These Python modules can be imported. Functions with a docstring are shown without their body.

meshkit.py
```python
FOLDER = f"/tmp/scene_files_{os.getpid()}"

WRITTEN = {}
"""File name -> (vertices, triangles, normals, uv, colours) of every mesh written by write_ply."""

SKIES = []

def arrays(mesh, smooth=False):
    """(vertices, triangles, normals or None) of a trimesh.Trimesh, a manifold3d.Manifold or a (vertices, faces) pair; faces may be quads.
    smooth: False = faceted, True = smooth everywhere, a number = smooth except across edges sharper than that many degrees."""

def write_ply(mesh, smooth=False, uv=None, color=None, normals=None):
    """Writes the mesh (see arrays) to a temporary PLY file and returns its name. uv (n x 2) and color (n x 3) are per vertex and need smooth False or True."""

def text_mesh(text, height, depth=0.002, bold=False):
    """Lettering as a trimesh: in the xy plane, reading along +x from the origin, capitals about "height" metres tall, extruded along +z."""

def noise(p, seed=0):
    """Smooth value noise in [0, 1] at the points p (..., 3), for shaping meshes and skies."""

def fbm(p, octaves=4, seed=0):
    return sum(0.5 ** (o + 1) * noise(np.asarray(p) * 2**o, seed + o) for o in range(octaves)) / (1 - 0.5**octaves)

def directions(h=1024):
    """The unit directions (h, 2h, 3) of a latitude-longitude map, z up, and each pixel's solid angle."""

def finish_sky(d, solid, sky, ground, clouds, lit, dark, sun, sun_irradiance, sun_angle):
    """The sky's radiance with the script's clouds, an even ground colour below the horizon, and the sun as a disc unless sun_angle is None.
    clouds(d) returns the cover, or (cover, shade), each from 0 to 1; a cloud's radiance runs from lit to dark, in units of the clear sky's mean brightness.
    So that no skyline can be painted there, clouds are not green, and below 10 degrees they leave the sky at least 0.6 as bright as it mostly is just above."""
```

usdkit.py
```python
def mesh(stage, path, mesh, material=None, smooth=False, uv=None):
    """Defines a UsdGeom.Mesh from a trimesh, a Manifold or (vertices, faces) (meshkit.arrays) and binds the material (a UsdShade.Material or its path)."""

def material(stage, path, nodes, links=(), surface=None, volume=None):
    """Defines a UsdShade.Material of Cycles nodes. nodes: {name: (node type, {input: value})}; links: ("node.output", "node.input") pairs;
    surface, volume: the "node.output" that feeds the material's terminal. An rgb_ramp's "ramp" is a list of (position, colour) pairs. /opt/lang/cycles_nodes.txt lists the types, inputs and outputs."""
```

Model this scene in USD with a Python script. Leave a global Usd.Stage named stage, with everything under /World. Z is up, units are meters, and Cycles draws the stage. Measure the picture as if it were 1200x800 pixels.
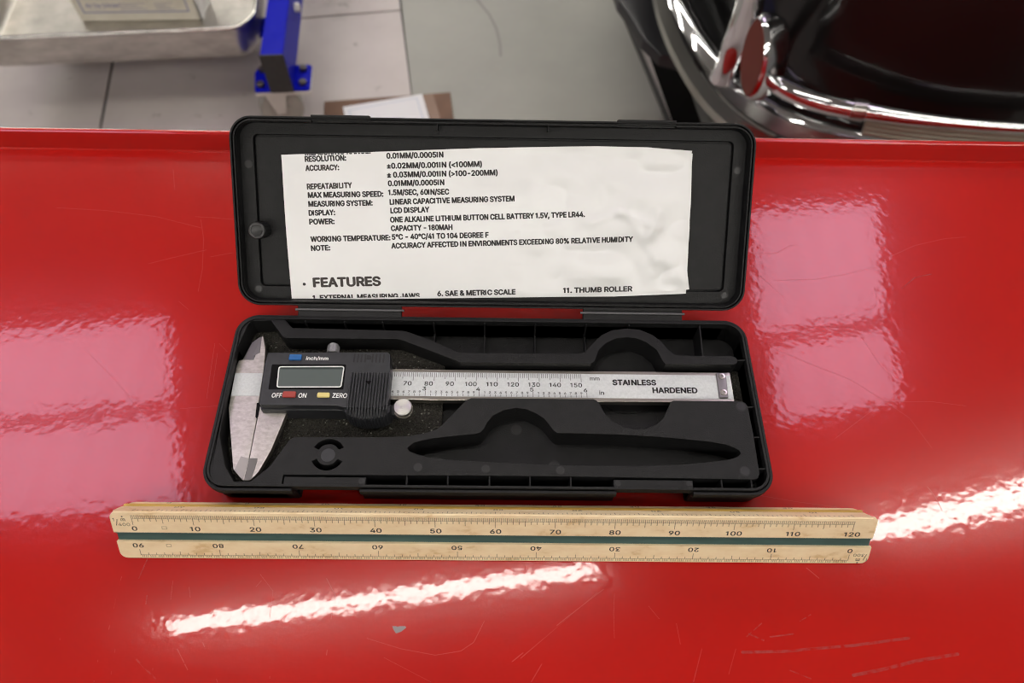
import math, random
import numpy as np
import trimesh
import mapbox_earcut
from shapely.geometry import Polygon, Point, LineString, box as sbox
from shapely.ops import unary_union
from pxr import Gf, Sdf, Usd, UsdGeom, UsdLux, UsdShade, Vt
import usdkit, meshkit

random.seed(4)
np.random.seed(4)
stage = Usd.Stage.CreateInMemory()
UsdGeom.SetStageUpAxis(stage, UsdGeom.Tokens.z)
UsdGeom.SetStageMetersPerUnit(stage, 1.0)
UsdGeom.Xform.Define(stage, '/World')
UsdGeom.Scope.Define(stage, '/World/Looks')

# ------------------------------------------------------------------ camera, world light, lamp levels
# All measures below are in millimetres (world metres = mm / 1000); the origin is the middle of the case at its rim.
RIGHT = np.array([0.999838467529648, 0.0033346083374969117, 0.01766123538148822])
UP = np.array([-0.01188663096677611, 0.8597361865819976, 0.5106000367075038])
FWD = np.array([0.013481352017676664, 0.5107274908096098, -0.8596369485306546])
EYE = np.array([4.899, -147.131, 299.054])
cam = UsdGeom.Camera.Define(stage, '/World/camera')
m = np.eye(4)
m[0, :3], m[1, :3], m[2, :3], m[3, :3] = RIGHT, UP, -FWD, EYE / 1000
cam.AddTransformOp().Set(Gf.Matrix4d(*m.ravel().tolist()))
cam.CreateHorizontalApertureAttr(36.0)
cam.CreateVerticalApertureAttr(24.0)
cam.CreateFocalLengthAttr(845 / 1200 * 36.0)
cam.CreateClippingRangeAttr(Gf.Vec2f(0.02, 100))
cam.CreateFStopAttr(11.0)
cam.CreateFocusDistanceAttr(0.335)
cam.CreateExposureAttr(0.58)

TUBE_LEVEL = 21.0      # diffusers of the ceiling lights
SKY_LEVEL = 3.3        # daylight in the roof windows
CEILING = 2600.0       # mm above the case
FLOOR = -920.0

dome = UsdLux.DomeLight.Define(stage, '/World/sky_light')
dome.CreateIntensityAttr(0.4)
dome.CreateColorAttr(Gf.Vec3f(0.8, 0.9, 1.0))

# ------------------------------------------------------------------ materials
def mat(name, nodes, links=(), surface='p.BSDF'):
    return usdkit.material(stage, '/World/Looks/' + name, nodes, links, surface=surface)

def plain(name, color, rough=0.5, metal=0.0, spec=0.5, **kw):
    return mat(name, {'p': ('principled_bsdf', dict(base_color=color, roughness=rough, metallic=metal, specular_ior_level=spec, **kw))})

def grainy(name, c1, c2, scale, rough=0.5, metal=0.0, spec=0.5, bump=0.0, bscale=None, detail=4, lo=0.35, hi=0.65, stretch=(1, 1, 1), **kw):
    nodes = {'g': ('geometry', {}), 'mp': ('mapping', {'scale': stretch}),
             'n': ('noise_texture', dict(scale=scale, detail=detail, roughness=0.6)),
             'r': ('rgb_ramp', {'ramp': [(lo, c1), (hi, c2)]}),
             'p': ('principled_bsdf', dict(roughness=rough, metallic=metal, specular_ior_level=spec, **kw))}
    links = [('g.position', 'mp.vector'), ('mp.vector', 'n.vector'), ('n.fac', 'r.fac'), ('r.color', 'p.base_color')]
    if bump:
        nodes['bn'] = ('noise_texture', dict(scale=bscale or scale, detail=2))
        nodes['b'] = ('bump', dict(strength=1.0, distance=bump))
        links += [('mp.vector', 'bn.vector'), ('bn.fac', 'b.height'), ('b.normal', 'p.normal')]
    return mat(name, nodes, links)

# red car paint: coloured base under a glossy coat with orange peel
RED = mat('red_paint', {
    'g': ('geometry', {}),
    'n1': ('noise_texture', dict(scale=230.0, detail=1.0)),
    'n2': ('noise_texture', dict(scale=38.0, detail=1.0)),
    'b2': ('bump', dict(strength=1.0, distance=0.00003)),
    'b1': ('bump', dict(strength=1.0, distance=0.00004)),
    'n3': ('noise_texture', dict(scale=900.0, detail=2.0)),
    'b3': ('bump', dict(strength=1.0, distance=0.000012)),
    'nc': ('noise_texture', dict(scale=9.0, detail=3.0)),
    'rc': ('rgb_ramp', {'ramp': [(0.3, (0.41, 0.0075, 0.005)), (0.7, (0.455, 0.0095, 0.006))]}),
    'p': ('principled_bsdf', dict(roughness=0.20, specular_ior_level=0.20, coat_weight=1.0, coat_roughness=0.055, coat_ior=1.42))},
    [('g.position', 'n1.vector'), ('g.position', 'n2.vector'), ('g.position', 'n3.vector'), ('g.position', 'nc.vector'),
     ('n2.fac', 'b2.height'), ('n1.fac', 'b1.height'), ('b2.normal', 'b1.normal'), ('b1.normal', 'p.coat_normal'),
     ('n3.fac', 'b3.height'), ('b1.normal', 'b3.normal'), ('b3.normal', 'p.normal'),
     ('nc.fac', 'rc.fac'), ('rc.color', 'p.base_color')])
SCRATCH = plain('paint_scratch', (0.46, 0.035, 0.03), 0.5)
SCRATCH_WIDE = mat('paint_scuff', {'t': ('transparent_bsdf', {}), 'p': ('principled_bsdf', dict(base_color=(0.46, 0.06, 0.055), roughness=0.55)),
                                   'g': ('geometry', {}), 'n': ('noise_texture', dict(scale=420.0, detail=3.0)),
                                   'r': ('rgb_ramp', {'ramp': [(0.35, (0, 0, 0)), (0.75, (0.5, 0.5, 0.5))]}), 'm': ('mix_closure', {})},
                   [('g.position', 'n.vector'), ('n.fac', 'r.fac'), ('r.color', 'm.fac'), ('t.BSDF', 'm.closure1'), ('p.BSDF', 'm.closure2')], surface='m.closure')
CHIP = plain('paint_chip', (0.26, 0.23, 0.23), 0.6)
PLASTIC = grainy('black_plastic', (0.0078, 0.0078, 0.0082), (0.0108, 0.0108, 0.0112), 160, rough=0.5, spec=0.27, bump=0.00012, bscale=1500)
SMOOTH_PLASTIC = plain('smooth_plastic', (0.0125, 0.0125, 0.013), 0.36)
PLASTIC_EDGE = plain('worn_plastic_line', (0.10, 0.10, 0.105), 0.5)
FOAM = mat('foam', {'g': ('geometry', {}), 'v': ('voronoi_texture', dict(scale=1500.0, feature='f1')),
                    'sp': ('separate_color', {}), 'r': ('rgb_ramp', {'ramp': [(0.0, (0.020, 0.019, 0.016)), (0.92, (0.042, 0.039, 0.032)), (0.97, (0.045, 0.045, 0.038)), (0.992, (0.2, 0.2, 0.17))]}),
                    'b': ('bump', dict(strength=1.0, distance=0.0006)), 'p': ('principled_bsdf', dict(roughness=0.9, specular_ior_level=0.25))},
           [('g.position', 'v.vector'), ('v.color', 'sp.color'), ('sp.r', 'r.fac'), ('r.color', 'p.base_color'), ('v.distance', 'b.height'), ('b.normal', 'p.normal')])
STEEL = grainy('brushed_steel', (0.46, 0.43, 0.39), (0.60, 0.57, 0.53), 520, rough=0.38, metal=1.0, bump=0.00006, bscale=700, stretch=(0.7, 1.2, 1))
STEEL_DARK = plain('ground_steel', (0.24, 0.235, 0.225), 0.33, 1.0)
STEEL_BRIGHT = plain('bright_steel', (0.70, 0.66, 0.60), 0.25, 1.0)
STRIP = grainy('pale_scale_strip', (0.56, 0.58, 0.59), (0.64, 0.66, 0.67), 900, rough=0.45)
INK = plain('black_ink', (0.022, 0.02, 0.02), 0.6)
INK_BROWN = plain('faded_ink', (0.055, 0.046, 0.042), 0.6)
HOUSING = grainy('housing_plastic', (0.017, 0.018, 0.021), (0.023, 0.024, 0.028), 300, rough=0.45, bump=0.00005, bscale=2500)
GLOSS_BLACK = plain('glossy_black', (0.006, 0.006, 0.007), 0.12)
GROOVE = plain('groove_black', (0.007, 0.007, 0.008), 0.55)
LCD = plain('lcd_glass', (0.105, 0.125, 0.122), 0.22)
SILVER_LINE = plain('silver_line', (0.80, 0.80, 0.78), 0.45)
WHITE_INK = plain('white_ink', (0.85, 0.85, 0.83), 0.5)
BLUE_BTN = plain('blue_rubber', (0.012, 0.115, 0.36), 0.45)
RED_BTN = plain('red_rubber', (0.36, 0.045, 0.035), 0.45)
YELLOW_BTN = plain('yellow_rubber', (0.72, 0.60, 0.22), 0.45)
KNURL = plain('grey_knurl', (0.33, 0.33, 0.34), 0.4, 0.7)
ROLLER = plain('turned_steel', (0.46, 0.45, 0.43), 0.36, 1.0)
PAPER = mat('paper', {'g': ('geometry', {}), 'n': ('noise_texture', dict(scale=26.0, detail=4.0)),
                      'r': ('rgb_ramp', {'ramp': [(0.3, (0.84, 0.845, 0.84)), (0.7, (0.88, 0.885, 0.88))]}),
                      'p': ('principled_bsdf', dict(roughness=0.32, specular_ior_level=0.5))},
            [('g.position', 'n.vector'), ('n.fac', 'r.fac'), ('r.color', 'p.base_color')])
CREAM = mat('aged_celluloid', {'g': ('geometry', {}), 'mp': ('mapping', {'scale': (1, 2.2, 2.2)}),
                               'n': ('noise_texture', dict(scale=70.0, detail=5.0, roughness=0.65)),
                               'r': ('rgb_ramp', {'ramp': [(0.32, (0.66, 0.46, 0.24)), (0.42, (0.80, 0.62, 0.385)), (0.62, (0.86, 0.70, 0.46))]}),
                               'p': ('principled_bsdf', dict(roughness=0.36, specular_ior_level=0.45))},
            [('g.position', 'mp.vector'), ('mp.vector', 'n.vector'), ('n.fac', 'r.fac'), ('r.color', 'p.base_color')])
WOOD = grainy('boxwood', (0.32, 0.19, 0.08), (0.42, 0.27, 0.12), 90, rough=0.55, stretch=(0.1, 1, 1))
GREEN = grainy('green_lacquer', (0.040, 0.085, 0.078), (0.058, 0.115, 0.105), 120, rough=0.42, stretch=(0.3, 2, 2))
YELLOW = grainy('yellow_lacquer', (0.50, 0.30, 0.045), (0.60, 0.38, 0.07), 120, rough=0.4, stretch=(0.2, 1, 1))
TILE = mat('floor_tile', {'g': ('geometry', {}), 'n': ('noise_texture', dict(scale=3.0, detail=6.0, roughness=0.62)),
                          'r': ('rgb_ramp', {'ramp': [(0.28, (0.34, 0.31, 0.29)), (0.40, (0.48, 0.44, 0.415)), (0.7, (0.56, 0.52, 0.49))]}),
                          'n2': ('noise_texture', dict(scale=17.0, detail=5.0, roughness=0.7)),
                          'r2': ('rgb_ramp', {'ramp': [(0.27, (0.45, 0.43, 0.40)), (0.37, (1, 1, 1))]}),
                          'm': ('mix_color', dict(blend_type='multiply', fac=1.0)),
                          'p': ('principled_bsdf', dict(roughness=0.38, specular_ior_level=0.4))},
           [('g.position', 'n.vector'), ('g.position', 'n2.vector'), ('n.fac', 'r.fac'), ('n2.fac', 'r2.fac'), ('r.color', 'm.a'), ('r2.color', 'm.b'), ('m.result', 'p.base_color')])
GROUT = plain('tile_joint', (0.05, 0.05, 0.05), 0.9)
SHEET = grainy('grey_green_sheet', (0.30, 0.305, 0.27), (0.36, 0.365, 0.32), 2.4, rough=0.5, detail=5)
SHEET_EDGE = plain('sheet_edge', (0.06, 0.06, 0.055), 0.6)
BLUE_METAL = plain('blue_powder_coat', (0.0005, 0.004, 0.40), 0.42, spec=0.1)
CAP_BLACK = grainy('end_cap_black', (0.018, 0.018, 0.018), (0.03, 0.03, 0.028), 160, rough=0.6)
BOLT = plain('dark_bolt', (0.12, 0.11, 0.10), 0.35, 0.9)
ZINC = plain('zinc', (0.62, 0.62, 0.57), 0.4, 0.3)
WHEEL = plain('pale_wheel', (0.36, 0.36, 0.32), 0.25)
TRAY = grainy('stainless_tray', (0.44, 0.42, 0.385), (0.62, 0.595, 0.55), 16, rough=0.33, metal=1.0, bump=0.0008, bscale=9, stretch=(1, 1, 2.5))
CARD = grainy('cream_card', (0.58, 0.55, 0.46), (0.66, 0.63, 0.54), 20, rough=0.6)
PRINT_BLUE = plain('blue_print', (0.22, 0.22, 0.36), 0.6)
PRINT_GREY = plain('grey_print', (0.36, 0.35, 0.38), 0.6)
WRAP = plain('clear_wrap', (0.70, 0.70, 0.69), 0.3)
HARDBOARD = grainy('brown_hardboard', (0.115, 0.052, 0.024), (0.155, 0.072, 0.034), 12, rough=0.55)
SHEET_PAPER = plain('white_sheet', (0.72, 0.73, 0.74), 0.5)
CHROME = plain('chrome', (0.70, 0.70, 0.71), 0.04, 1.0)
CHROME_SOFT = plain('dull_chrome', (0.46, 0.45, 0.42), 0.24, 1.0)
CAR_BLACK = mat('black_gloss_paint', {'p': ('principled_bsdf', dict(base_color=(0.004, 0.0038, 0.0038), roughness=0.3, specular_ior_level=0.2, coat_weight=0.45, coat_roughness=0.03))})
UNDER = plain('underbody_black', (0.004, 0.004, 0.004), 0.9, spec=0.1)
VALANCE = plain('dark_grey_valance', (0.012, 0.012, 0.0145), 0.4)
REFLECTOR = plain('dull_red_lens', (0.125, 0.032, 0.022), 0.3)
RIBBED = plain('ribbed_moulding', (0.24, 0.225, 0.18), 0.4, 0.5)
AMBER = plain('amber_lens', (0.45, 0.13, 0.03), 0.3)
WALL = grainy('wall_paint', (0.17, 0.17, 0.165), (0.20, 0.20, 0.195), 2, rough=0.8)
WALL_DARK = grainy('wall_dado', (0.16, 0.165, 0.17), (0.19, 0.195, 0.20), 2, rough=0.7)
CEIL = plain('ceiling_paint', (0.34, 0.34, 0.335), 0.85)
FIXTURE = plain('fixture_enamel', (0.75, 0.75, 0.73), 0.4)
TUBE = mat('lit_tube', {'e': ('emission', dict(color=(1.0, 0.955, 0.88), strength=TUBE_LEVEL))}, surface='e.emission')
PANE = mat('lit_roof_window', {'e': ('emission', dict(color=(0.84, 0.86, 1.0), strength=SKY_LEVEL)), 'g': ('geometry', {}),
                               'w': ('wave_texture', dict(scale=2.1, distortion=0.6, detail=1.0, bands_direction='x')),
                               'r': ('rgb_ramp', {'ramp': [(0.0, (0.88, 0.70, 0.96)), (1.0, (1.0, 0.80, 1.08))]})},
           [('g.position', 'w.vector'), ('w.fac', 'r.fac'), ('r.color', 'e.color')], surface='e.emission')
FRAME = plain('window_frame', (0.30, 0.30, 0.30), 0.6)

# ------------------------------------------------------------------ mesh helpers (mm)
def rings_of(poly):
    p = poly if poly.exterior.is_ccw else Polygon(list(poly.exterior.coords)[::-1], [list(i.coords) for i in poly.interiors])
    out = [np.array(p.exterior.coords)[:-1]]
    for i in p.interiors:
        c = np.array(i.coords)[:-1]
        out.append(c[::-1] if i.is_ccw else c)
    return out

def inset_ring(c, b):
    a, n = np.roll(c, 1, 0), np.roll(c, -1, 0)
    e1, e2 = c - a, n - c
    e1 /= np.linalg.norm(e1, axis=1, keepdims=True) + 1e-12
    e2 /= np.linalg.norm(e2, axis=1, keepdims=True) + 1e-12
    n1, n2 = np.stack([-e1[:, 1], e1[:, 0]], 1), np.stack([-e2[:, 1], e2[:, 0]], 1)
    h = n1 + n2
    l = np.linalg.norm(h, axis=1, keepdims=True)
    h = np.where(l > 1e-6, h / np.maximum(l, 1e-6), n1)
    k = np.clip((h * n1).sum(1), 0.4, 1)
    return c + h * (b / k)[:, None]

def prism(poly, z0, z1, b=0.0, bottom=False, draft=0.0, caps=True):
    """Solid over a shapely polygon from z0 to z1 with a chamfer b round the top (and bottom) edges; draft moves the foot inwards."""
    if poly.geom_type != 'Polygon':
        return cat([prism(g, z0, z1, b, bottom, draft, caps) for g in poly.geoms if g.area > 0.01])
    poly = poly.simplify(0.01)
    rings = rings_of(poly)
    ends = np.cumsum([len(r) for r in rings]).astype(np.uint32)
    layers = []
    if bottom and b:
        layers.append((z0, b + draft)); layers.append((z0 + b, draft))
    else:
        layers.append((z0, draft))
    if b:
        layers += [(z1 - b, 0.0), (z1 - 0.3 * b, 0.3 * b), (z1, b)]
    else:
        layers.append((z1, 0.0))
    V, F, n = [], [], int(ends[-1])
    for z, ins in layers:
        xy = np.vstack([inset_ring(r, ins) if ins else r for r in rings])
        V.append(np.column_stack([xy, np.full(len(xy), z)]))
    for k in range(len(layers) - 1):
        s = 0
        for r in rings:
            i = np.arange(len(r)); j = (i + 1) % len(r)
            a, c = k * n + s, (k + 1) * n + s
            F.append(np.stack([a + i, a + j, c + j], 1)); F.append(np.stack([a + i, c + j, c + i], 1))
            s += len(r)
    if not caps:
        return trimesh.Trimesh(np.vstack(V), np.vstack(F), process=False)
    top = V[-1][:, :2]
    t = mapbox_earcut.triangulate_float64(np.ascontiguousarray(top), ends).reshape(-1, 3).astype(int)
    d = np.cross(np.column_stack([top[t[:, 1]] - top[t[:, 0]], np.zeros(len(t))]), np.column_stack([top[t[:, 2]] - top[t[:, 0]], np.zeros(len(t))]))[:, 2]
    t[d < 0] = t[d < 0][:, ::-1]
    F.append(t + (len(layers) - 1) * n)
    F.append(t[:, ::-1])
    return trimesh.Trimesh(np.vstack(V), np.vstack(F), process=False)

def cat(ms):
    ms = [x for x in ms if x is not None and len(x.vertices)]
    return trimesh.util.concatenate(ms)

def box(x0, y0, z0, x1, y1, z1, b=0.0):
    return prism(sbox(min(x0, x1), min(y0, y1), max(x0, x1), max(y0, y1)), min(z0, z1), max(z0, z1), b, bottom=b > 0)

def rrect(x0, y0, x1, y1, r, n=8):
    return sbox(x0 + r, y0 + r, x1 - r, y1 - r).buffer(r, quad_segs=n)

def disc(x, y, r, n=24):
    return Polygon([(x + r * math.cos(a), y + r * math.sin(a)) for a in np.linspace(0, 2 * np.pi, n, endpoint=False)])

def ring(x, y, r0, r1, n=28):
    return Polygon(disc(x, y, r1, n).exterior.coords, [list(disc(x, y, r0, n).exterior.coords)])

def round_poly(pts, r=0.5, n=4):
    p = Polygon(pts).buffer(0)
    return p.buffer(-r, quad_segs=n).buffer(2 * r, quad_segs=n).buffer(-r, quad_segs=n)

def arc(cx, cy, r, a0, a1, n=14):
    return [(cx + r * math.cos(math.radians(a)), cy + r * math.sin(math.radians(a))) for a in np.linspace(a0, a1, n)]

def place(mesh, o, ex, ey, ez=None):
    ex, ey = np.asarray(ex, float), np.asarray(ey, float)
    ez = np.cross(ex, ey) if ez is None else np.asarray(ez, float)
    r = mesh.copy()
    r.vertices = mesh.vertices @ np.stack([ex, ey, ez]) + np.asarray(o, float)
    if np.linalg.det(np.stack([ex, ey, ez])) < 0:
        r.faces = r.faces[:, ::-1]
    return r

def lathe(profile, n=32):
    pr = np.asarray(profile, float)
    a = np.linspace(0, 2 * np.pi, n, endpoint=False)
    v = np.stack([np.outer(np.cos(a), pr[:, 0]), np.outer(np.sin(a), pr[:, 0]), np.tile(pr[:, 1], (n, 1))], -1).reshape(-1, 3)
    k = len(pr); F = []
    for i in range(n):
        j = (i + 1) % n
        for q in range(k - 1):
            F += [[i * k + q, j * k + q, j * k + q + 1], [i * k + q, j * k + q + 1, i * k + q + 1]]
    return trimesh.Trimesh(v, F, process=False)

def sweep(path, section, up=(0, 0, 1), scale=None, closed=False):
    """section: K x 2 (side, up) closed loop; scale: per path point."""
    p, s = np.asarray(path, float), np.asarray(section, float)
    t = np.gradient(p, axis=0) if not closed else np.roll(p, -1, 0) - np.roll(p, 1, 0)
    t /= np.linalg.norm(t, axis=1, keepdims=True)
    up = np.broadcast_to(np.asarray(up, float), p.shape)
    side = np.cross(t, up); side /= np.linalg.norm(side, axis=1, keepdims=True)
    u = np.cross(side, t)
    sc = np.ones((len(p), 2)) if scale is None else np.asarray(scale, float).reshape(len(p), -1) * np.ones((1, 2))
    v = p[:, None] + side[:, None] * (s[None, :, 0] * sc[:, :1])[..., None] + u[:, None] * (s[None, :, 1] * sc[:, 1:])[..., None]
    n, k = len(p), len(s); F = []
    for i in range(n if closed else n - 1):
        i2 = (i + 1) % n
        for q in range(k):
            q2 = (q + 1) % k
            F += [[i * k + q, i2 * k + q, i2 * k + q2], [i * k + q, i2 * k + q2, i * k + q2]]
    if not closed:
        for q in range(1, k - 1):
            F += [[0, q, q + 1], [(n - 1) * k, (n - 1) * k + q + 1, (n - 1) * k + q]]
    mm = trimesh.Trimesh(v.reshape(-1, 3), F, process=False)
    if mm.volume < 0:
        mm.invert()
    return mm

def circle(r, n=12, sx=1.0, sy=1.0):
    return [(sx * r * math.cos(a), sy * r * math.sin(a)) for a in np.linspace(0, 2 * np.pi, n, endpoint=False)]

def spline(pts, n=40):
    from scipy.interpolate import CubicSpline
    p = np.asarray(pts, float)
    t = np.r_[0, np.cumsum(np.linalg.norm(np.diff(p, axis=0), axis=1))]
    return CubicSpline(t, p)(np.linspace(0, t[-1], n))

def loft(curves):
    c = np.asarray(curves, float); m_, n, _ = c.shape
    F = []
    for i in range(m_ - 1):
        for j in range(n - 1):
            a = i * n + j
            F += [[a, a + 1, a + n + 1], [a, a + n + 1, a + n]]
    return trimesh.Trimesh(c.reshape(-1, 3), F, process=False)

_glyph, _adv = {}, {}
def glyph(c, bold):
    """(flat mesh one unit tall, advance) of a character; I and 1 are drawn plain, without feet."""
    key = (c, bold)
    if key not in _glyph:
        st = 0.20 if bold else 0.13
        if c == 'I':
            g, a = prism(sbox(0.09, 0, 0.09 + st, 1), 0, 1), st + 0.29
        elif c == '1':
            g, a = prism(Polygon([(0.24, 0), (0.24 + st, 0), (0.24 + st, 1), (0.27, 1), (0.02, 0.84), (0.08, 0.70), (0.24, 0.79)]), 0, 1), 0.24 + st + 0.19
        else:
            wide = lambda t: float(np.ptp(meshkit.text_mesh(t, 1.0, 1.0, bold).vertices[:, 0]))
            if ('HH', bold) not in _adv:
                _adv['HH', bold] = wide('HH')
            a = wide('H' + c + 'H') - _adv['HH', bold]
            g = None if c == ' ' else meshkit.text_mesh(c, 1.0, 1.0, bold)
        _glyph[key] = (g, a)
    return _glyph[key]

def text(s, width, height, bold=True, depth=0.03, align='left'):
    """Flat lettering: baseline on y = 0, scaled to the given width (None: natural) and capital height, in mm."""
    ms, x = [], 0.0
    for c in s:
        g, a = glyph(c, bold)
        if g is not None:
            q = g.copy(); q.vertices = g.vertices + [x, 0, 0]; ms.append(q)
        x += a
    r = cat(ms)
    x0, x1 = r.bounds[0][0], r.bounds[1][0]
    k = height if width is None else width / (x1 - x0)
    v = r.vertices.copy()
    v[:, 0] = (v[:, 0] - x0) * k
    if align == 'center':
        v[:, 0] -= (x1 - x0) * k / 2
    v[:, 1] *= height
    v[:, 2] *= depth
    r.vertices = v
    return r

# ------------------------------------------------------------------ scene helpers
BASE = {}
def numbered(path):
    p, k = path, 0
    while stage.GetPrimAtPath(p):
        k += 1
        p = f'{path}_{k:03d}'
    return p

def meta(prim, label=None, category=None, group=None, kind=None):
    for k, v in (('label', label), ('category', category), ('group', group), ('kind', kind)):
        if v:
            prim.SetCustomDataByKey(k, v)
    return prim

def thing(name, label=None, category=None, base=(0, 0, 0), group=None, kind=None):
    path = numbered('/World/' + name)
    x = UsdGeom.Xform.Define(stage, path)
    x.AddTranslateOp().Set(Gf.Vec3d(*[float(c) / 1000 for c in base]))
    BASE[path] = np.asarray(base, float)
    return meta(x.GetPrim(), label, category, group, kind)

def obj(name, mesh, material, parent=None, label=None, category=None, group=None, kind=None, smooth=30):
    root = str(parent.GetPath()) if parent else '/World'
    path = numbered(root + '/' + name)
    b = BASE.get(root, np.zeros(3))
    BASE[path] = b
    mm = mesh.copy()
    mm.vertices = (mm.vertices - b) / 1000
    g = usdkit.mesh(stage, path, mm, material, smooth=smooth)
    return meta(g.GetPrim(), label, category, group, kind)

# ================================================================== SETTING
ROT = math.radians(9.2)                   # the building's grid, turned against the case
GX, GY = np.array([math.cos(ROT), math.sin(ROT)]), np.array([-math.sin(ROT), math.cos(ROT)])
G0 = np.array([-277.0, 1611.0])           # tile corner
def grid(lx, ly):
    return G0 + GX * lx + GY * ly

def gbox(lx0, ly0, z0, lx1, ly1, z1, b=0.0):
    return place(prism(sbox(lx0, ly0, lx1, ly1), z0, z1, b), (G0[0], G0[1], 0), (GX[0], GX[1], 0), (GY[0], GY[1], 0))

TS, J = 735.0, 3.0
RX0, RX1, RY0, RY1 = -4410.0, 4410.0, -6615.0, 5145.0        # room in grid coordinates
floor = thing('floor', kind='structure', base=(0, 0, FLOOR))
obj('joint_bed', gbox(RX0, RY0, FLOOR - 40, RX1, RY1, FLOOR - 4), GROUT, floor)
for i in range(int(RX0 / TS), int(RX1 / TS)):
    for j in range(-4, int(RY1 / TS)):
        obj('tile', gbox(i * TS + J, j * TS + J, FLOOR - 12, (i + 1) * TS - J, (j + 1) * TS - J, FLOOR, 1.2), TILE, floor)

obj('screed', gbox(RX0, RY0, FLOOR - 12, RX1, -4 * TS - J, FLOOR), TILE, floor)

def gwall(name, lx0, ly0, lx1, ly1, upper=WALL):
    w = thing(name, kind='structure', base=(0, 0, FLOOR))
    obj('plaster', gbox(lx0, ly0, FLOOR + 1200, lx1, ly1, CEILING), upper, w)
    obj('dado', gbox(lx0, ly0, FLOOR, lx1, ly1, FLOOR + 1200), WALL_DARK, w)
gwall('wall_left', RX0 - 100, RY0, RX0, RY1)
gwall('wall_right', RX1, RY0, RX1 + 100, RY1)
gwall('wall_back', RX0 - 100, RY1, RX1 + 100, RY1 + 100)
gwall('wall_front', RX0 - 100, RY0 - 100, RX1 + 100, RY0, WALL_DARK)

def quad_poly(cx, cy, w, l, deg):
    c, s = math.cos(math.radians(deg)), math.sin(math.radians(deg))
    return Polygon([(cx + c * x - s * y, cy + s * x + c * y) for x, y in ((-w / 2, -l / 2), (w / 2, -l / 2), (w / 2, l / 2), (-w / 2, l / 2))])

WINDOWS = [[[(-2760, 1575), (-1605, 1716), (-1462, 1265), (-2500, 1130)], [(-2480, 1085), (-1446, 1205), (-1308, 797), (-2280, 690)]],
           [[(1328, 2438), (2037, 2512), (1887, 1768), (1237, 1646)], [(1268, 1590), (1878, 1704), (1843, 1304), (1254, 1192)]]]
room = Polygon([grid(*p) for p in ((RX0, RY0), (RX1, RY0), (RX1, RY1), (RX0, RY1))])
holes = unary_union([Polygon(q) for w in WINDOWS for q in w])
obj('ceiling', prism(room.difference(holes), CEILING, CEILING + 120), CEIL, kind='structure')
for k, w in enumerate(WINDOWS, 1):
    cx, cy = np.mean(np.array(w).reshape(-1, 2), 0)
    t = thing(f'window_{k}', kind='structure', base=(cx, cy, CEILING))
    for q in w:
        q = Polygon(q)
        obj('pane', prism(q.buffer(8), CEILING + 20, CEILING + 30), PANE, t)
        obj('window_frame', prism(q.buffer(45, join_style='mitre').difference(q), CEILING - 6, CEILING - 0.5), FRAME, t)

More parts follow.
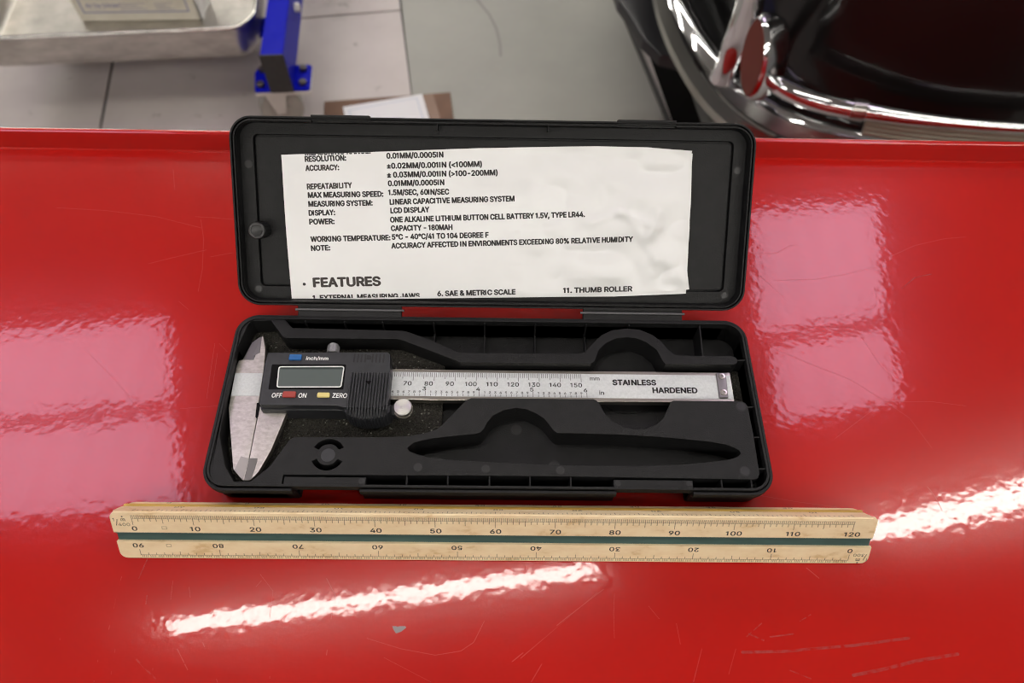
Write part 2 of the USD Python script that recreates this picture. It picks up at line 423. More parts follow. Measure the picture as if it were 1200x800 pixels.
def ceiling_light(cx, cy, deg, length=1640.0):
    t = thing('ceiling_light', 'long white fluorescent fitting with a glowing diffuser, fixed to the ceiling', 'ceiling light', (cx, cy, CEILING - 80), 'ceiling lights')
    c, s = math.cos(math.radians(deg)), math.sin(math.radians(deg))
    ex, ey = np.array([c, s, 0]), np.array([-s, c, 0])
    o = np.array([cx, cy, 0.0])
    obj('housing', place(box(-length / 2 - 20, -62, CEILING - 50, length / 2 + 20, 62, CEILING, 6), o, ex, ey), FIXTURE, t)
    sec = [(45 * math.cos(a), -34 * math.sin(a)) for a in np.linspace(0, math.pi, 13)]
    df = place(prism(Polygon(sec), -length / 2, length / 2), (0, 0, 0), (0, 1, 0), (0, 0, 1), (1, 0, 0))
    obj('diffuser', place(df, o + np.array([0, 0, CEILING - 50]), ex, ey), TUBE, t)
    for e in (-1, 1):
        obj('end_cap', place(box(-9, -52, CEILING - 90, 9, 52, CEILING - 48, 3), o + ex * e * (length / 2 + 9), ex, ey), FIXTURE, t)

LDEG = 14.4
LD, LN = np.array([math.cos(math.radians(LDEG)), math.sin(math.radians(LDEG))]), np.array([-math.sin(math.radians(LDEG)), math.cos(math.radians(LDEG))])
L0 = np.array([-420.0, 181.0])
for off, at in ((-2500, (-3700, -1850, 0, 1850, 3700)), (-3300, (-3700, -1850, 0, 1850, 3700)), (0, (-2650, 0, 2650)), (3250, (0, 1850, 3700)), (4000, (-1850, 0, 1850, 3700)), (4750, (-3700, -1850, 0, 1850))):
    for q in at:
        p = L0 + LN * off + LD * q
        if room.buffer(-300).contains(Point(*p)):
            ceiling_light(p[0], p[1], LDEG)

# grey-green sheet on the floor, between the tiles and the black car
SE = Polygon([(-282, 1654), (-342, 2040), (232, 2045), (302, 1672), (389, 1207), (470, 775), (-145, 770), (-223, 1273)])
sh = thing('floor_sheet', 'smooth grey-green sheet lying flat on the tiles beside the black car', 'floor sheet', (60, 1400, FLOOR))
obj('sheet', prism(SE, FLOOR, FLOOR + 5, 1.5), SHEET, sh)
obj('edge_strip', prism(Polygon([(228, 2045), (244, 2047), (314, 1672), (402, 1207), (484, 775), (470, 775), (389, 1207), (302, 1672)]), FLOOR, FLOOR + 9, 1.5), SHEET_EDGE, sh, label='dark raised edge strip')
obj('skid_mark', prism(LineString([(-75, 1655), (-40, 1590), (-20, 1530), (-10, 1470), (-8, 1425)]).buffer(3.5), FLOOR + 5, FLOOR + 5.4), plain('skid', (0.235, 0.235, 0.21), 0.6), sh)

# ================================================================== RED CAR
HOOD, VALLEY = -18.0, 172.0
def hood_z(y):
    t = np.minimum(np.asarray(y, float) + 55, 0)
    return HOOD - t * t / 1300.0
car = thing('red_car', 'glossy red painted car body panel, scratched, carrying the open case and the scale ruler', 'car', (0, 0, HOOD))
ys = np.r_[np.linspace(-700, -140, 24), np.linspace(-130, VALLEY - 3, 62), VALLEY - 1.6, VALLEY - 0.6]
prof = [(y, float(hood_z(y))) for y in ys] + [(VALLEY, HOOD + 0.1)]
xs = np.linspace(-900, 900, 61)
def strip_x(profile, x=xs):
    P = np.asarray(profile, float)
    c = np.stack([np.column_stack([np.full(len(P), xx), P[:, 0] + (xx / 550.0) * 1.2, P[:, 1]]) for xx in x])
    mm = loft(c)
    return mm
back = [(y, z - 3) for y, z in prof[::-1]]
pan = strip_x(prof + [(VALLEY, HOOD - 3)] + back + [prof[0]])
hoodp = obj('body_panel', pan, RED, car)
lipp = [(VALLEY - 0.5, HOOD - 3), (VALLEY - 0.5, HOOD + 0.15), (VALLEY + 0.3, HOOD + 0.6), (VALLEY + 2.9, HOOD + 9.4), (VALLEY + 3.5, HOOD + 10.2), (VALLEY + 4.6, HOOD + 10.6), (VALLEY + 6.4, HOOD + 10.4), (VALLEY + 7.4, HOOD + 9.4), (VALLEY + 7.7, HOOD + 7), (VALLEY + 8.5, HOOD - 40), (VALLEY + 40, HOOD - 130), (VALLEY + 100, HOOD - 330), (VALLEY + 130, HOOD - 560), (VALLEY + 110, HOOD - 800), (VALLEY + 80, HOOD - 800), (VALLEY + 10, HOOD - 160), (VALLEY + 10, HOOD - 3), (VALLEY - 0.5, HOOD - 3)]
lip = strip_x(lipp)
for mm in (lip,):
    if mm.volume < 0: mm.invert()
obj('panel_lip', lip, RED, car)

SCR = [(0.35, [(-155.7, -76.9), (-155.7, -87.2), (-155.6, -98.0)]), (0.25, [(-133.7, -78.5), (-132.9, -86.2)]), (0.25, [(-97.3, -75.6), (-90.7, -82.5), (-90.5, -91.8), (-86.9, -115.9)]), (0.5, [(-68.9, -77.1), (-63.9, -84.6)]), (0.5, [(-64.9, -90.8), (-65.2, -107.2)]), (0.4, [(-116.2, -102.7), (-107.5, -117.3)]), (1.2, [(-141.6, -109.2), (-132.4, -116.2)]), (0.5, [(-126.1, -105.1), (-120.2, -113.0)]), (0.3, [(-174.6, -101.4), (-169.6, -116.3)]), (0.3, [(-157.0, -109.3), (-156.6, -117.5)]), (0.25, [(-151.1, -105.3), (-150.5, -114.7)]), (0.35, [(-49.4, -100.7), (-35.1, -104.6), (-21.0, -106.9), (-10.6, -105.3), (-5.4, -102.0), (-1.2, -93.8)]), (1.0, [(-146.7, -69.7), (-148.3, -77.7)]), (0.8, [(-143.1, -84.6), (-142.8, -88.0)]), (0.3, [(-98.2, -80.8), (-96.3, -78.2)]), (0.25, [(-126.3, -81.0), (-124.9, -85.3)]), (0.3, [(-137.5, -97.1), (-134.2, -113.1)]), (0.2, [(-41.8, -107.9), (-22.2, -116.8)]), (0.5, [(49.4, -80.7), (33.6, -91.9), (10.4, -109.2)]), (0.4, [(46.6, -82.1), (29.9, -95.3), (13.9, -107.9)]), (0.25, [(53.9, -82.4), (53.0, -90.9), (52.8, -100.1)]), (0.25, [(68.0, -87.4), (72.1, -92.5)]), (0.3, [(79.1, -94.1), (80.0, -102.3)]), (0.35, [(88.7, -103.9), (83.9, -116.3)]), (2.2, [(105.3, -105.1), (123.1, -104.7), (133.9, -103.7), (151.9, -102.3), (175.8, -99.3)]), (1.2, [(109.0, -98.1), (114.8, -100.5)]), (1.0, [(117.7, -99.2), (127.7, -98.0)]), (2.5, [(149.6, -113.5), (162.4, -111.2), (177.2, -107.9), (194.8, -105.3)]), (0.9, [(123.7, -111.7), (131.9, -114.8)]), (0.8, [(107.9, -99.2), (115.0, -93.9)]), (0.8, [(131.3, -93.0), (136.3, -90.4)]), (0.3, [(102.8, -103.8), (98.6, -113.4)]), (0.4, [(22.6, -109.9), (18.2, -116.6)]), (0.5, [(138.2, -71.2), (142.9, -75.6)]), (0.3, [(220.8, 99.4), (236.5, 107.2), (254.6, 112.3), (267.3, 113.8)]), (0.2, [(151.9, 81.9), (173.9, 82.6), (192.4, 86.5), (211.4, 91.9)]), (0.2, [(144.5, 85.4), (151.0, 76.6), (156.7, 68.9)]), (0.3, [(142.6, 99.9), (156.8, 100.2), (165.4, 105.9), (169.1, 106.0)]), (1.2, [(220.8, 77.7), (230.1, 85.0), (239.6, 87.3)]), (0.25, [(141.7, 40.3), (161.2, 30.0), (179.0, 21.7), (193.8, 9.4), (203.3, 0.7), (209.7, -14.8)]), (0.2, [(188.9, 53.6), (196.3, 30.5), (201.7, 22.0)]), (0.25, [(192.4, 9.4), (216.2, 9.7), (233.3, 7.5)]), (0.5, [(201.9, -34.0), (204.1, -38.3), (205.4, -45.3)]), (0.3, [(192.1, 8.6), (177.9, -1.2), (164.1, -10.7)]), (0.3, [(123.4, -39.0), (139.3, -41.7), (159.2, -44.3)]), (0.25, [(-248.4, 125.8), (-219.9, 124.2), (-190.8, 120.3), (-164.2, 112.7)]), (0.25, [(-169.1, 120.7), (-158.1, 120.1), (-147.8, 119.1)]), (0.25, [(-165.6, 118.7), (-161.0, 104.9), (-157.1, 84.1), (-156.1, 69.6)]), (0.3, [(-154.5, 92.6), (-143.1, 95.6)]), (0.25, [(-164.8, 63.3), (-158.6, 58.2)]), (0.3, [(-190.2, 156.3), (-185.7, 141.2)]), (0.3, [(-186.9, 87.3), (-175.9, 91.3), (-157.8, 97.3)]), (0.3, [(-140.6, 38.0), (-139.3, 22.1), (-138.0, 6.9)]), (0.25, [(-138.5, 38.1), (-133.4, 33.3)]), (0.25, [(-138.1, 32.4), (-136.3, 11.4)]), (0.2, [(-149.4, 1.5), (-131.9, 3.2)]), (0.2, [(-204.9, 33.9), (-184.9, 16.9), (-168.4, 0.6), (-161.8, -9.4)])]
for wd, pts in SCR:
    ln = LineString(pts)
    pp = ln.buffer(wd * 0.25, cap_style='round' if wd > 0.7 else 'flat', quad_segs=2)
    sm = prism(pp.segmentize(4.0), 0, 0.02)
    v = sm.vertices.copy(); v[:, 2] += hood_z(v[:, 1]) + 0.012; sm.vertices = v
    if wd > 0.7:
        obj('scuff', sm, SCRATCH_WIDE, car)
    else:
        obj('scratch', sm, SCRATCH, car)
chip = round_poly([(-39.6, -95.5), (-37.1, -96.2), (-34.3, -95.5), (-33.5, -96.5), (-35.5, -98.1), (-37.6, -98.8), (-38.8, -97.2)], 0.2)
cm = prism(chip, 0, 0.05); cm.vertices[:, 2] += hood_z(-97) + 0.02
obj('paint_chip', cm, CHIP, car, label='small grey chip in the red paint')

# ================================================================== CALIPER CASE
W, D, RC = 249.0, 89.4, 10.5
case = thing('caliper_case', 'open black moulded plastic case with ribbed compartments, lid tilted back', 'case', (0, 0, HOOD))
outline = rrect(-W / 2, -D / 2, W / 2, D / 2, RC, 12)
FL = -14.5
ledge = outline.difference(outline.buffer(-1.3))
ridge = outline.buffer(-1.75).difference(outline.buffer(-2.9))
gapr = outline.buffer(-1.2).difference(outline.buffer(-2.0))
latch = unary_union([Polygon([(-85.5, -60), (-54.5, -60), (-56.2, -37.9), (-84.5, -37.9)]), Polygon([(53.6, -60), (89.5, -60), (88.0, -37.9), (55.6, -37.9)])])
shell = cat([
    prism(outline.buffer(-1.1).difference(latch), HOOD + 0.02, -3.9, draft=1.9, caps=False),
    prism(outline.buffer(-2.75).difference(latch).difference(outline.buffer(-2.9)), FL - 2.2, -4.0),
    prism(outline.difference(latch).difference(outline.buffer(-2.9)), -5.0, -3.5, 0.3, bottom=True),
    prism(sbox(-85.0, -38.4, -55.6, -37.8), HOOD + 0.5, -4.0), prism(sbox(55.0, -38.4, 88.4, -37.8), HOOD + 0.5, -4.0),
    prism(outline.buffer(-3.0).difference(latch), HOOD + 0.02, FL),
    prism(gapr.difference(latch), -6, -2.9),
    prism(ledge.difference(latch), -4.2, -1.0, 0.25),
    prism(ridge.difference(latch), FL - 1, 0.0, 0.25),
    prism(ridge.intersection(latch), -4.2, 0.0, 0.25)])
tray = obj('base_tray', shell, PLASTIC, case)

recess = round_poly([(-36.8, -24.6), (-33.9, -22.1), (-30.2, -20.9), (-24.6, -19.7), (-13.2, -18.2), (-6.3, -17.5), (-4.4, -16.8), (-2.9, -15.1), (-1.5, -11.8), (1.2, -8.4), (5.8, -5.7), (11.7, -4.4), (16.4, -5.1), (20.7, -7.1), (24.5, -9.8), (27.1, -13.6), (28.6, -15.6), (30.1, -16.7), (47.9, -16.9), (59.8, -17.2), (75.1, -18.0), (86.2, -18.9), (98.0, -20.1), (105.5, -21.4), (109.1, -22.8), (111.2, -24.2), (111.8, -25.6), (110.4, -26.9), (108.0, -27.9), (104.4, -28.7), (96.7, -29.8), (85.2, -31.1), (73.8, -31.6), (58.7, -32.0), (39.9, -32.0), (17.3, -31.6), (2.3, -30.9), (-5.6, -30.5), (-18.4, -29.8), (-27.8, -28.7), (-32.4, -27.3), (-35.6, -26.0)], 0.6)
S = Polygon([(-89.3, -43.2), (-89.3, -37.5), (-8.8, -37.1), (35.9, -37.1), (84.4, -37.5), (115.5, -37.7), (117.7, -36.9), (118.6, -34.5), (119.0, -16.7), (118.7, -2.2), (117.7, -0.4), (115.9, 0.3),
             (84.5, 0.3), (83.2, -0.5), (81.7, -3.5), (79.2, -8.3), (75.8, -11.7), (70.1, -14.3), (65.0, -14.6), (60.1, -13.2), (55.2, -10.3), (52.3, -6.9), (50.3, -2.2), (48.8, 0.0), (47.3, 0.6),
             (-9.2, 0.5), (-11.5, -0.8), (-21.5, -12.8), (-24.1, -15.4), (-28.6, -17.1), (-36.1, -18.8), (-47.5, -19.4), (-87.4, -19.8), (-89.2, -21.1), (-96.0, -33.9), (-102.8, -40.6), (-110.1, -40.8), (-115.2, -33.7),
             (-120.4, -19.8), (-122.5, 10.7), (-122.4, 21.7), (-118.7, 39.4), (-117.7, 40.9), (-108.3, 41.3), (-101.0, 32.1), (-99.2, 31.4), (-46.0, 31.6), (-43.9, 31.2), (-16.3, 19.8), (-14.6, 19.2), (47.3, 19.2), (49.0, 20.6),
             (51.4, 26.8), (55.4, 30.9), (60.1, 33.4), (65.6, 34.2), (70.1, 33.6), (74.7, 31.6), (79.4, 27.2), (81.7, 21.1), (82.8, 19.5), (115.4, 19.5), (117.2, 20.4), (117.8, 22.0), (117.2, 23.6), (115.3, 24.4),
             (90.2, 24.3), (87.4, 24.9), (84.9, 27.8), (82.4, 32.0), (78.2, 35.8), (72.2, 38.7), (66.0, 39.3), (58.8, 38.3), (53.2, 35.3), (48.3, 30.1), (44.8, 25.8), (41.5, 24.6), (-14.0, 24.4), (-16.9, 25.0), (-29.5, 31.4), (-42.0, 36.2), (-44.3, 36.5), (-97.3, 37.3), (-102.3, 42.6), (-103, 43.4),
             (-124, 43.4), (-124, -43.4)])
S = S.intersection(outline.buffer(-1.75)).buffer(0)
socket_slots = []
for a0, a1 in ((28, 152), (205, 335)):
    socket_slots.append(Polygon(arc(-71.3, -28.0, 7.3, a0, a1) + arc(-71.3, -28.0, 5.0, a1, a0)))
slots = unary_union(socket_slots)
BT = -0.7
ins = prism(S.difference(recess).difference(slots).simplify(0.05), FL, BT, 0.35)
insert = obj('insert_block', ins, PLASTIC, case, label='moulded insert with pockets for caliper and spare')
obj('recess_floor', prism(recess.buffer(0.3), FL - 0.2, FL + 0.6), PLASTIC, insert)
def eject(x, y, z, r, parent, xf=None, M_=PLASTIC):
    a, b = prism(disc(x, y, r * 0.78), z - 0.3, z + 0.10, 0.05), prism(ring(x, y, r * 0.78, r), z - 0.3, z + 0.04)
    obj('ejector_mark', xf(a) if xf else a, SMOOTH_PLASTIC, parent)
    obj('ejector_ring', xf(b) if xf else b, GROOVE, parent)
for x, y in ((-31.3, -33.5), (-1.7, -34.0), (31.0, -34.3), (112.2, -34.0), (115.5, -2.6)):
    eject(x, y, BT, 2.0 if x < 110 else 2.4, insert)
for x, y in ((-20.8, -29.4), (12.0, -9.5), (20.0 + 9.4, -27.3), (81.5, -29.0)):
    eject(x, y, FL + 0.6, 2.7, insert)
obj('socket_disc', prism(disc(-71.2, -28.3, 3.1), BT - 0.3, BT + 0.06, 0.03), HOUSING, insert)
for x0, x1, ex_ in ((-88.7, -53.4, -55.2), (54.0, 88.6, 55.8)):
    tb = obj('latch_block', prism(sbox(x0, -42.4, x1, -38.3), -4.5, BT - 0.15, 0.25), PLASTIC, case)
    eject(ex_, -40.0, BT - 0.15, 1.4, tb)
eject(86.8, -40.0, BT - 0.15, 1.4, tb)
# ribs
def rib(x0, y0, x1, y1, z1, foot=None):
    L = np.hypot(x1 - x0, y1 - y0); d = np.array([x1 - x0, y1 - y0]) / L
    p = [(0, FL), (L, FL), (L, z1)] + ([(L - 1.2, z1), (L - 2.4, foot), (2.2, foot), (0.8, z1 - 2), (0, z1 - 2)] if foot else [(0, z1 - 0.6)])
    mm = prism(Polygon(p), -0.35, 0.35, 0.1, bottom=True)
    return place(mm, (x0, y0, 0), (d[0], d[1], 0), (0, 0, 1))
for x, yb in ((-91.7, 37), (-72.6, 36.5), (-54.0, 36.3), (-28.9, 31.0), (-3.9, 24.2), (21.1, 24.2), (46.1, 27.0), (67.3, 39.0)):
    obj('rib', rib(x, yb, x, 42.2, -1.2, FL + 5), PLASTIC, tray)
obj('rib', rib(101.6, 24.2, 102.2, 42.2, -1.0), PLASTIC, tray)
for y, x0 in ((22.6, 117.5), (-2.2, 118.5), (-17.3, 118.8), (-32.4, 118.5)):
    obj('rib', rib(x0, y, 121.8, y, -1.4), PLASTIC, tray)
for x in (-35.9, -18.1, 0.0, 17.7, 35.5, 101.5, 114.6):
    obj('rib', rib(x, -42.0, x, -37.0, -1.4), PLASTIC, tray)
for x, y in ((-22.0, 27.0), (2.5, 27.5), (27.0, 27.8), (110.0, 27.6), (64.0, 27.5), (62.8, -8.0)):
    eject(x, y, FL, 2.9, tray)
obj('inner_step', cat([prism(rrect(-16, 26, 119.5, 41.0, 6), FL - 0.5, FL + 0.45, 0.2), prism(disc(65.6, 16.5, 17.0, 40), FL - 0.5, FL + 0.5, 0.2), prism(rrect(45, -15.2, 79.5, -0.5, 2), FL - 0.5, FL + 0.5, 0.2)]), PLASTIC, tray)

# foam pad, with a rough top
def foam(poly, z):
    x0, y0, x1, y1 = poly.bounds
    nx, ny = int((x1 - x0) * 1.6), int((y1 - y0) * 1.6)
    gx, gy = np.meshgrid(np.linspace(x0, x1, nx), np.linspace(y0, y1, ny))
    gz = z + 0.5 * (meshkit.noise(np.stack([gx * 0.9, gy * 0.9, gx * 0], -1), 3) - 0.5) + 0.35 * (np.random.rand(ny, nx) - 0.5)
    top = loft(np.stack([gx, gy, gz], -1))
    cen = top.triangles_center
    import shapely
    top.update_faces(shapely.contains_xy(poly, cen[:, 0], cen[:, 1]))
    return cat([top, prism(poly.simplify(0.2), FL, z - 0.5)])
pocket = outline.buffer(-2.9).difference(S).intersection(sbox(-130, -50, -23, 50))
pocket = max(pocket.geoms if hasattr(pocket, 'geoms') else [pocket], key=lambda g: g.area).buffer(1.5)
obj('foam_pad', foam(pocket.intersection(sbox(-130, -50, -23, 50)), -11.2), FOAM, case, label='speckled dark grey foam pad under the caliper jaws')
obj('foam_pad', foam(sbox(113.2, 2.6, 120.6, 21.5), -11.0), FOAM, case, label='small foam piece under the beam end')

# lid
AL = math.radians(42.06595397315678)
LO = np.array([-124.6434, 48.8357, 1.3444])
LX, LV = np.array([1.0, 0, 0]), np.array([0, math.cos(AL), math.sin(AL)])
LNV = np.array([0, -math.sin(AL), math.cos(AL)])
def onlid(mm):
    return place(mm, LO, LX, LV, LNV)
lo = rrect(0, 0, W, D, RC, 12)
ltab = unary_union([sbox(38.7, D - 4, 66.0, D + 0.9), sbox(183.0, D - 4, 210.5, D + 0.9)])
ltabs_in = unary_union([sbox(38.7, D - 2.9, 66.0, D + 2), sbox(183.0, D - 2.9, 210.5, D + 2)])
lidm = cat([
    prism(lo.buffer(-0.9).difference(lo.buffer(-2.4)), -10.0, -2.6, 0.0),
    prism(lo.buffer(-0.9), -12.0, -9.8, 0.0, draft=1.0),
    prism(lo.difference(lo.buffer(-0.95)), -4.0, 0.0, 0.3, bottom=True),
    prism(lo.buffer(-1.55).difference(lo.buffer(-2.3)).difference(ltabs_in), -10, -0.2, 0.22),
    prism(lo.buffer(-2.2).difference(rrect(8.9, 8.6, 240.4, 81.6, 2.5)), -10.0, -7.0, 0.35),
    prism(rrect(9.9, 9.3, 239.4, 80.8, 2.0), -10.0, -7.5, 0.3)])
lid = obj('lid', onlid(lidm), PLASTIC, case, label='lid leaning back, holding the folded leaflet')
for x0, x1 in ((38.7, 65.8), (183.0, 210.4)):
    obj('latch_tab', onlid(cat([prism(sbox(x0, D - 0.3, x1, D + 0.8), -5.0, 0.4, 0.25), prism(sbox(x0, D - 1.6, x1, D - 0.9), -6, -1.4)])), PLASTIC, lid)
for x in (97.6, 150.2):
    obj('rib', onlid(box(x - 0.3, D - 5.0, -7.2, x + 0.3, D - 2.2, -1.6)), PLASTIC, lid)
for x, y in ((6.1, 67.6), (7.7, 7.1), (243.0, 67.9), (241.0, 6.8)):
    eject(x, y, -7.0, 2.0, lid, onlid)
post = cat([lathe([(0, -0.4), (1.4, -0.4), (2.6, -0.2), (2.8, 0.0), (3.7, 0.0), (4.0, -0.3), (4.0, -9)], 28), ])
knobp = cat([place(post, (11.6, 36.4, 3.0), (1, 0, 0), (0, 1, 0), (0, 0, 1))])
post_o = obj('retaining_post', onlid(knobp), SMOOTH_PLASTIC, lid, label='round ribbed retaining post')
for k in range(14):
    a = k * 2 * math.pi / 14
    mm = place(box(-0.25, -0.2, -6, 0.25, 0.2, 2.6, 0.05), (11.6 + 4.0 * math.cos(a), 36.4 + 4.0 * math.sin(a), 0), (math.cos(a), math.sin(a), 0), (-math.sin(a), math.cos(a), 0), (0, 0, 1))
    obj('grip_rib', onlid(mm), PLASTIC, lid)
# hinges
for x0, x1 in ((-97.0, -43.7), (43.4, 95.0)):
    secs = [(44.2, -3.2), (44.2, -0.9), (47.0, -0.2), (47.6, 0.1), (48.6, 1.4), (49.6, 2.0), (49.0, -1.2), (47.2, -3.0)]
    p = round_poly([(y, z) for y, z in secs], 0.15)
    mm = prism(p, x0 + 1.2, x1 - 1.2, 0.4, bottom=True)
    mm = place(mm, (0, 0, 0), (0, 1, 0), (0, 0, 1), (1, 0, 0))
    h = obj('hinge', mm, PLASTIC, case)
    obj('hinge_barrel', place(lathe([(0, x0), (0.55, x0), (0.55, x1), (0, x1)], 12), (0, 47.35, 0.25), (0, 1, 0), (0, 0, 1), (1, 0, 0)), PLASTIC_EDGE, h)

# ================================================================== LEAFLET IN THE LID
leaf = thing('instruction_leaflet', 'folded white instruction leaflet with black print, lying in the case lid', 'leaflet', tuple(LO + LX * 120))
def interp(pts, s):
    P = np.asarray(pts, float)
    q = (P[:, 0] - P[0, 0]) / (P[-1, 0] - P[0, 0])
    return np.stack([np.interp(s, q, P[:, 0]), np.interp(s, q, P[:, 1])], -1)
TOPC = [(22.7, 72.1), (51.6, 73.3), (92.3, 75.3), (116.8, 76.5), (149.4, 77.6), (173.9, 78.3), (198.1, 78.1), (219.7, 76.8)]
BOTC = [(24.4, 2.6), (57.8, 2.9), (100.0, 3.9), (159.6, 6.2), (185.2, 7.3), (210.3, 8.6), (222.7, 9.8)]
def paper_h(x, v):
    x, v = np.asarray(x, float), np.asarray(v, float)
    h = -5.6 + 1.6 * np.sin(np.clip((v - 2) / 76, 0, 1) * np.pi) + 0.9 * np.clip((v - 60) / 18, 0, 1) ** 2
    wgt = np.clip((x - 120) / 45, 0, 1) * np.clip((v - 5) / 10, 0, 1)
    q = np.stack([x * 0.045, v * 0.055, x * 0], -1)
    f = meshkit.noise(q, 5) + 0.5 * meshkit.noise(q * 2.3, 8)
    h = h + wgt * 3.6 * (np.abs(f - 0.75) - 0.2)
    for (ax, av), (bx, bv), amp, wd in (((171, 42), (186, 47), 0.5, 2.5), ((186, 47), (205, 40), 0.6, 2.2), ((204, 47), (201, 36), 0.6, 2.5), ((201, 36), (218, 14), 0.5, 3), ((189, 47), (205, 24), 0.45, 2.2), ((174, 69), (190, 50), 0.4, 3), ((150, 70), (172, 60), 0.5, 5)):
        d = np.array([bx - ax, bv - av], float); L2 = d @ d
        t = np.clip(((x - ax) * d[0] + (v - av) * d[1]) / L2, 0, 1)
        dist = np.hypot(x - ax - t * d[0], v - av - t * d[1])
        h = h + 1.7 * amp * np.exp(-(dist / wd) ** 2)
    return h
def paper_grid(top, bot, dh=0.0, right=True, n=170, mrows=70):
    s = np.linspace(0, 1, n); T_, B_ = interp(top, s), interp(bot, s)
    t = np.linspace(0, 1, mrows)[:, None, None]
    P = (1 - t) * B_[None] + t * T_[None]
    if right:
        tt = np.linspace(0, 1, mrows)[:, None]
        P[..., 0] -= 3.0 * np.sin(np.clip(tt, 0, 1) * np.pi) ** 1.0 * (s[None] > 0.5) * np.clip((s[None] - 0.5) * 2, 0, 1) ** 3
    hh = paper_h(P[..., 0], P[..., 1]) + dh
    up = np.stack([P[..., 0], P[..., 1], hh], -1)
    g = loft(up)
    lo_ = loft(np.stack([P[..., 0], P[..., 1], hh - 0.12], -1)); lo_.invert()
    return cat([g, lo_])
obj('front_page', onlid(paper_grid(TOPC, BOTC)), PAPER, leaf, smooth=60)
TOP2 = [(24.0, 71.5), (120, 75.5), (173.9, 77.0), (220.2, 75.6)]
BOT2 = [(24.9, 2.6), (57.8, 2.6), (159.6, 5.2), (185.2, 5.7), (210.3, 7.0), (221.3, 7.6)]
obj('folded_page', onlid(paper_grid(TOP2, BOT2, -0.5, right=False)), PAPER, leaf, smooth=60)
LINES = [('RESOLUTION:', 34.0, 69.0, 53.6, 69.9), ('0.01MM/0.0005IN', 73.1, 71.1, 100.2, 72.1), ('ACCURACY:', 34.1, 64.8, 50.1, 65.4), ('±0.02MM/0.001IN (<100MM)', 73.2, 66.4, 118.7, 68.0),
         ('± 0.03MM/0.001IN (>100-200MM)', 73.3, 62.2, 126.3, 64.1), ('REPEATABILITY', 34.6, 56.1, 56.1, 57.1), ('0.01MM/0.0005IN', 73.6, 58.2, 100.6, 59.1), ('MAX MEASURING SPEED:', 34.9, 52.1, 71.1, 53.2),
         ('1.5M/SEC, 60IN/SEC', 73.6, 53.9, 102.9, 54.7), ('MEASURING SYSTEM:', 35.0, 47.9, 65.9, 48.9), ('LINEAR CAPACITIVE MEASURING SYSTEM', 74.3, 49.4, 134.6, 51.9), ('DISPLAY:', 35.0, 43.6, 47.6, 44.1),
         ('LCD DISPLAY', 74.6, 45.3, 93.3, 46.1), ('POWER:', 35.1, 39.4, 47.2, 39.8), ('ONE ALKALINE LITHIUM BUTTON CELL BATTERY 1.5V, TYPE LR44.', 74.4, 40.9, 169.0, 44.9), ('CAPACITY - 180MAH', 74.7, 36.8, 104.5, 37.8),
         ('WORKING TEMPERATURE:', 35.4, 31.0, 74.2, 32.3), ('5°C - 40°C/41 TO 104 DEGREE F', 75.1, 32.6, 122.2, 34.3), ('NOTE:', 35.4, 26.6, 44.6, 27.0),
         ('ACCURACY AFFECTED IN ENVIRONMENTS EXCEEDING 80% RELATIVE HUMIDITY', 74.7, 28.3, 193.0, 33.2), ('FEATURES', 35.6, 8.7, 68.8, 9.9), ('1. EXTERNAL MEASURING JAWS', 34.8, 1.9, 88.1, 3.7),
         ('6. SAE & METRIC SCALE', 97.0, 4.9, 135.8, 6.3), ('11. THUMB ROLLER', 159.6, 7.3, 194.1, 8.6), ('MEASURING RANGE:', 34.1, 72.0, 65.4, 73.4)]
def clip_poly(mm, keep):
    """Cut a flat text mesh (lid coordinates) with half planes (point, normal)."""
    for o_, n_ in keep:
        mm = trimesh.intersections.slice_mesh_plane(mm, np.asarray(n_, float), np.asarray(o_, float))
    return mm
for s, xa, va, xb, vb in LINES:
    d = np.array([xb - xa, vb - va]); L = np.linalg.norm(d); d /= L
    hgt = 4.3 if s == 'FEATURES' else 2.45
    mm = text(s, L, hgt, True, 0.05)
    bo = 0.26 if s == 'FEATURES' else 0.13
    mm = cat([place(mm, (ox, oy, 0), (1, 0, 0), (0, 1, 0), (0, 0, 1)) for ox, oy in ((-bo, 0), (bo, 0), (0, bo * 0.7), (0, -bo * 0.7))])
    mm = place(mm, (xa, va, 0), (d[0], d[1], 0), (-d[1], d[0], 0), (0, 0, 1))
    if s.startswith('1. EX'):
        mm = clip_poly(mm, [((34.4, 2.75, 0), (-0.030, 1, 0))])
    if s.startswith('MEASURING RANGE'):
        mm = clip_poly(mm, [((22.7, 72.0, 0), (0.043, -1, 0))])
    v = mm.vertices.copy(); v[:, 2] += paper_h(v[:, 0], v[:, 1]) + 0.02; mm.vertices = v
    obj('printed_heading' if s == 'FEATURES' else 'printed_line', onlid(mm), INK_BROWN if s in ('FEATURES', 'REPEATABILITY', 'ACCURACY:') else INK, leaf, smooth=False)
bm = prism(disc(31.0, 10.0, 0.75), 0, 0.04); bm.vertices[:, 2] += paper_h(31.0, 10.0) + 0.02
obj('printed_bullet', onlid(bm), INK, leaf)

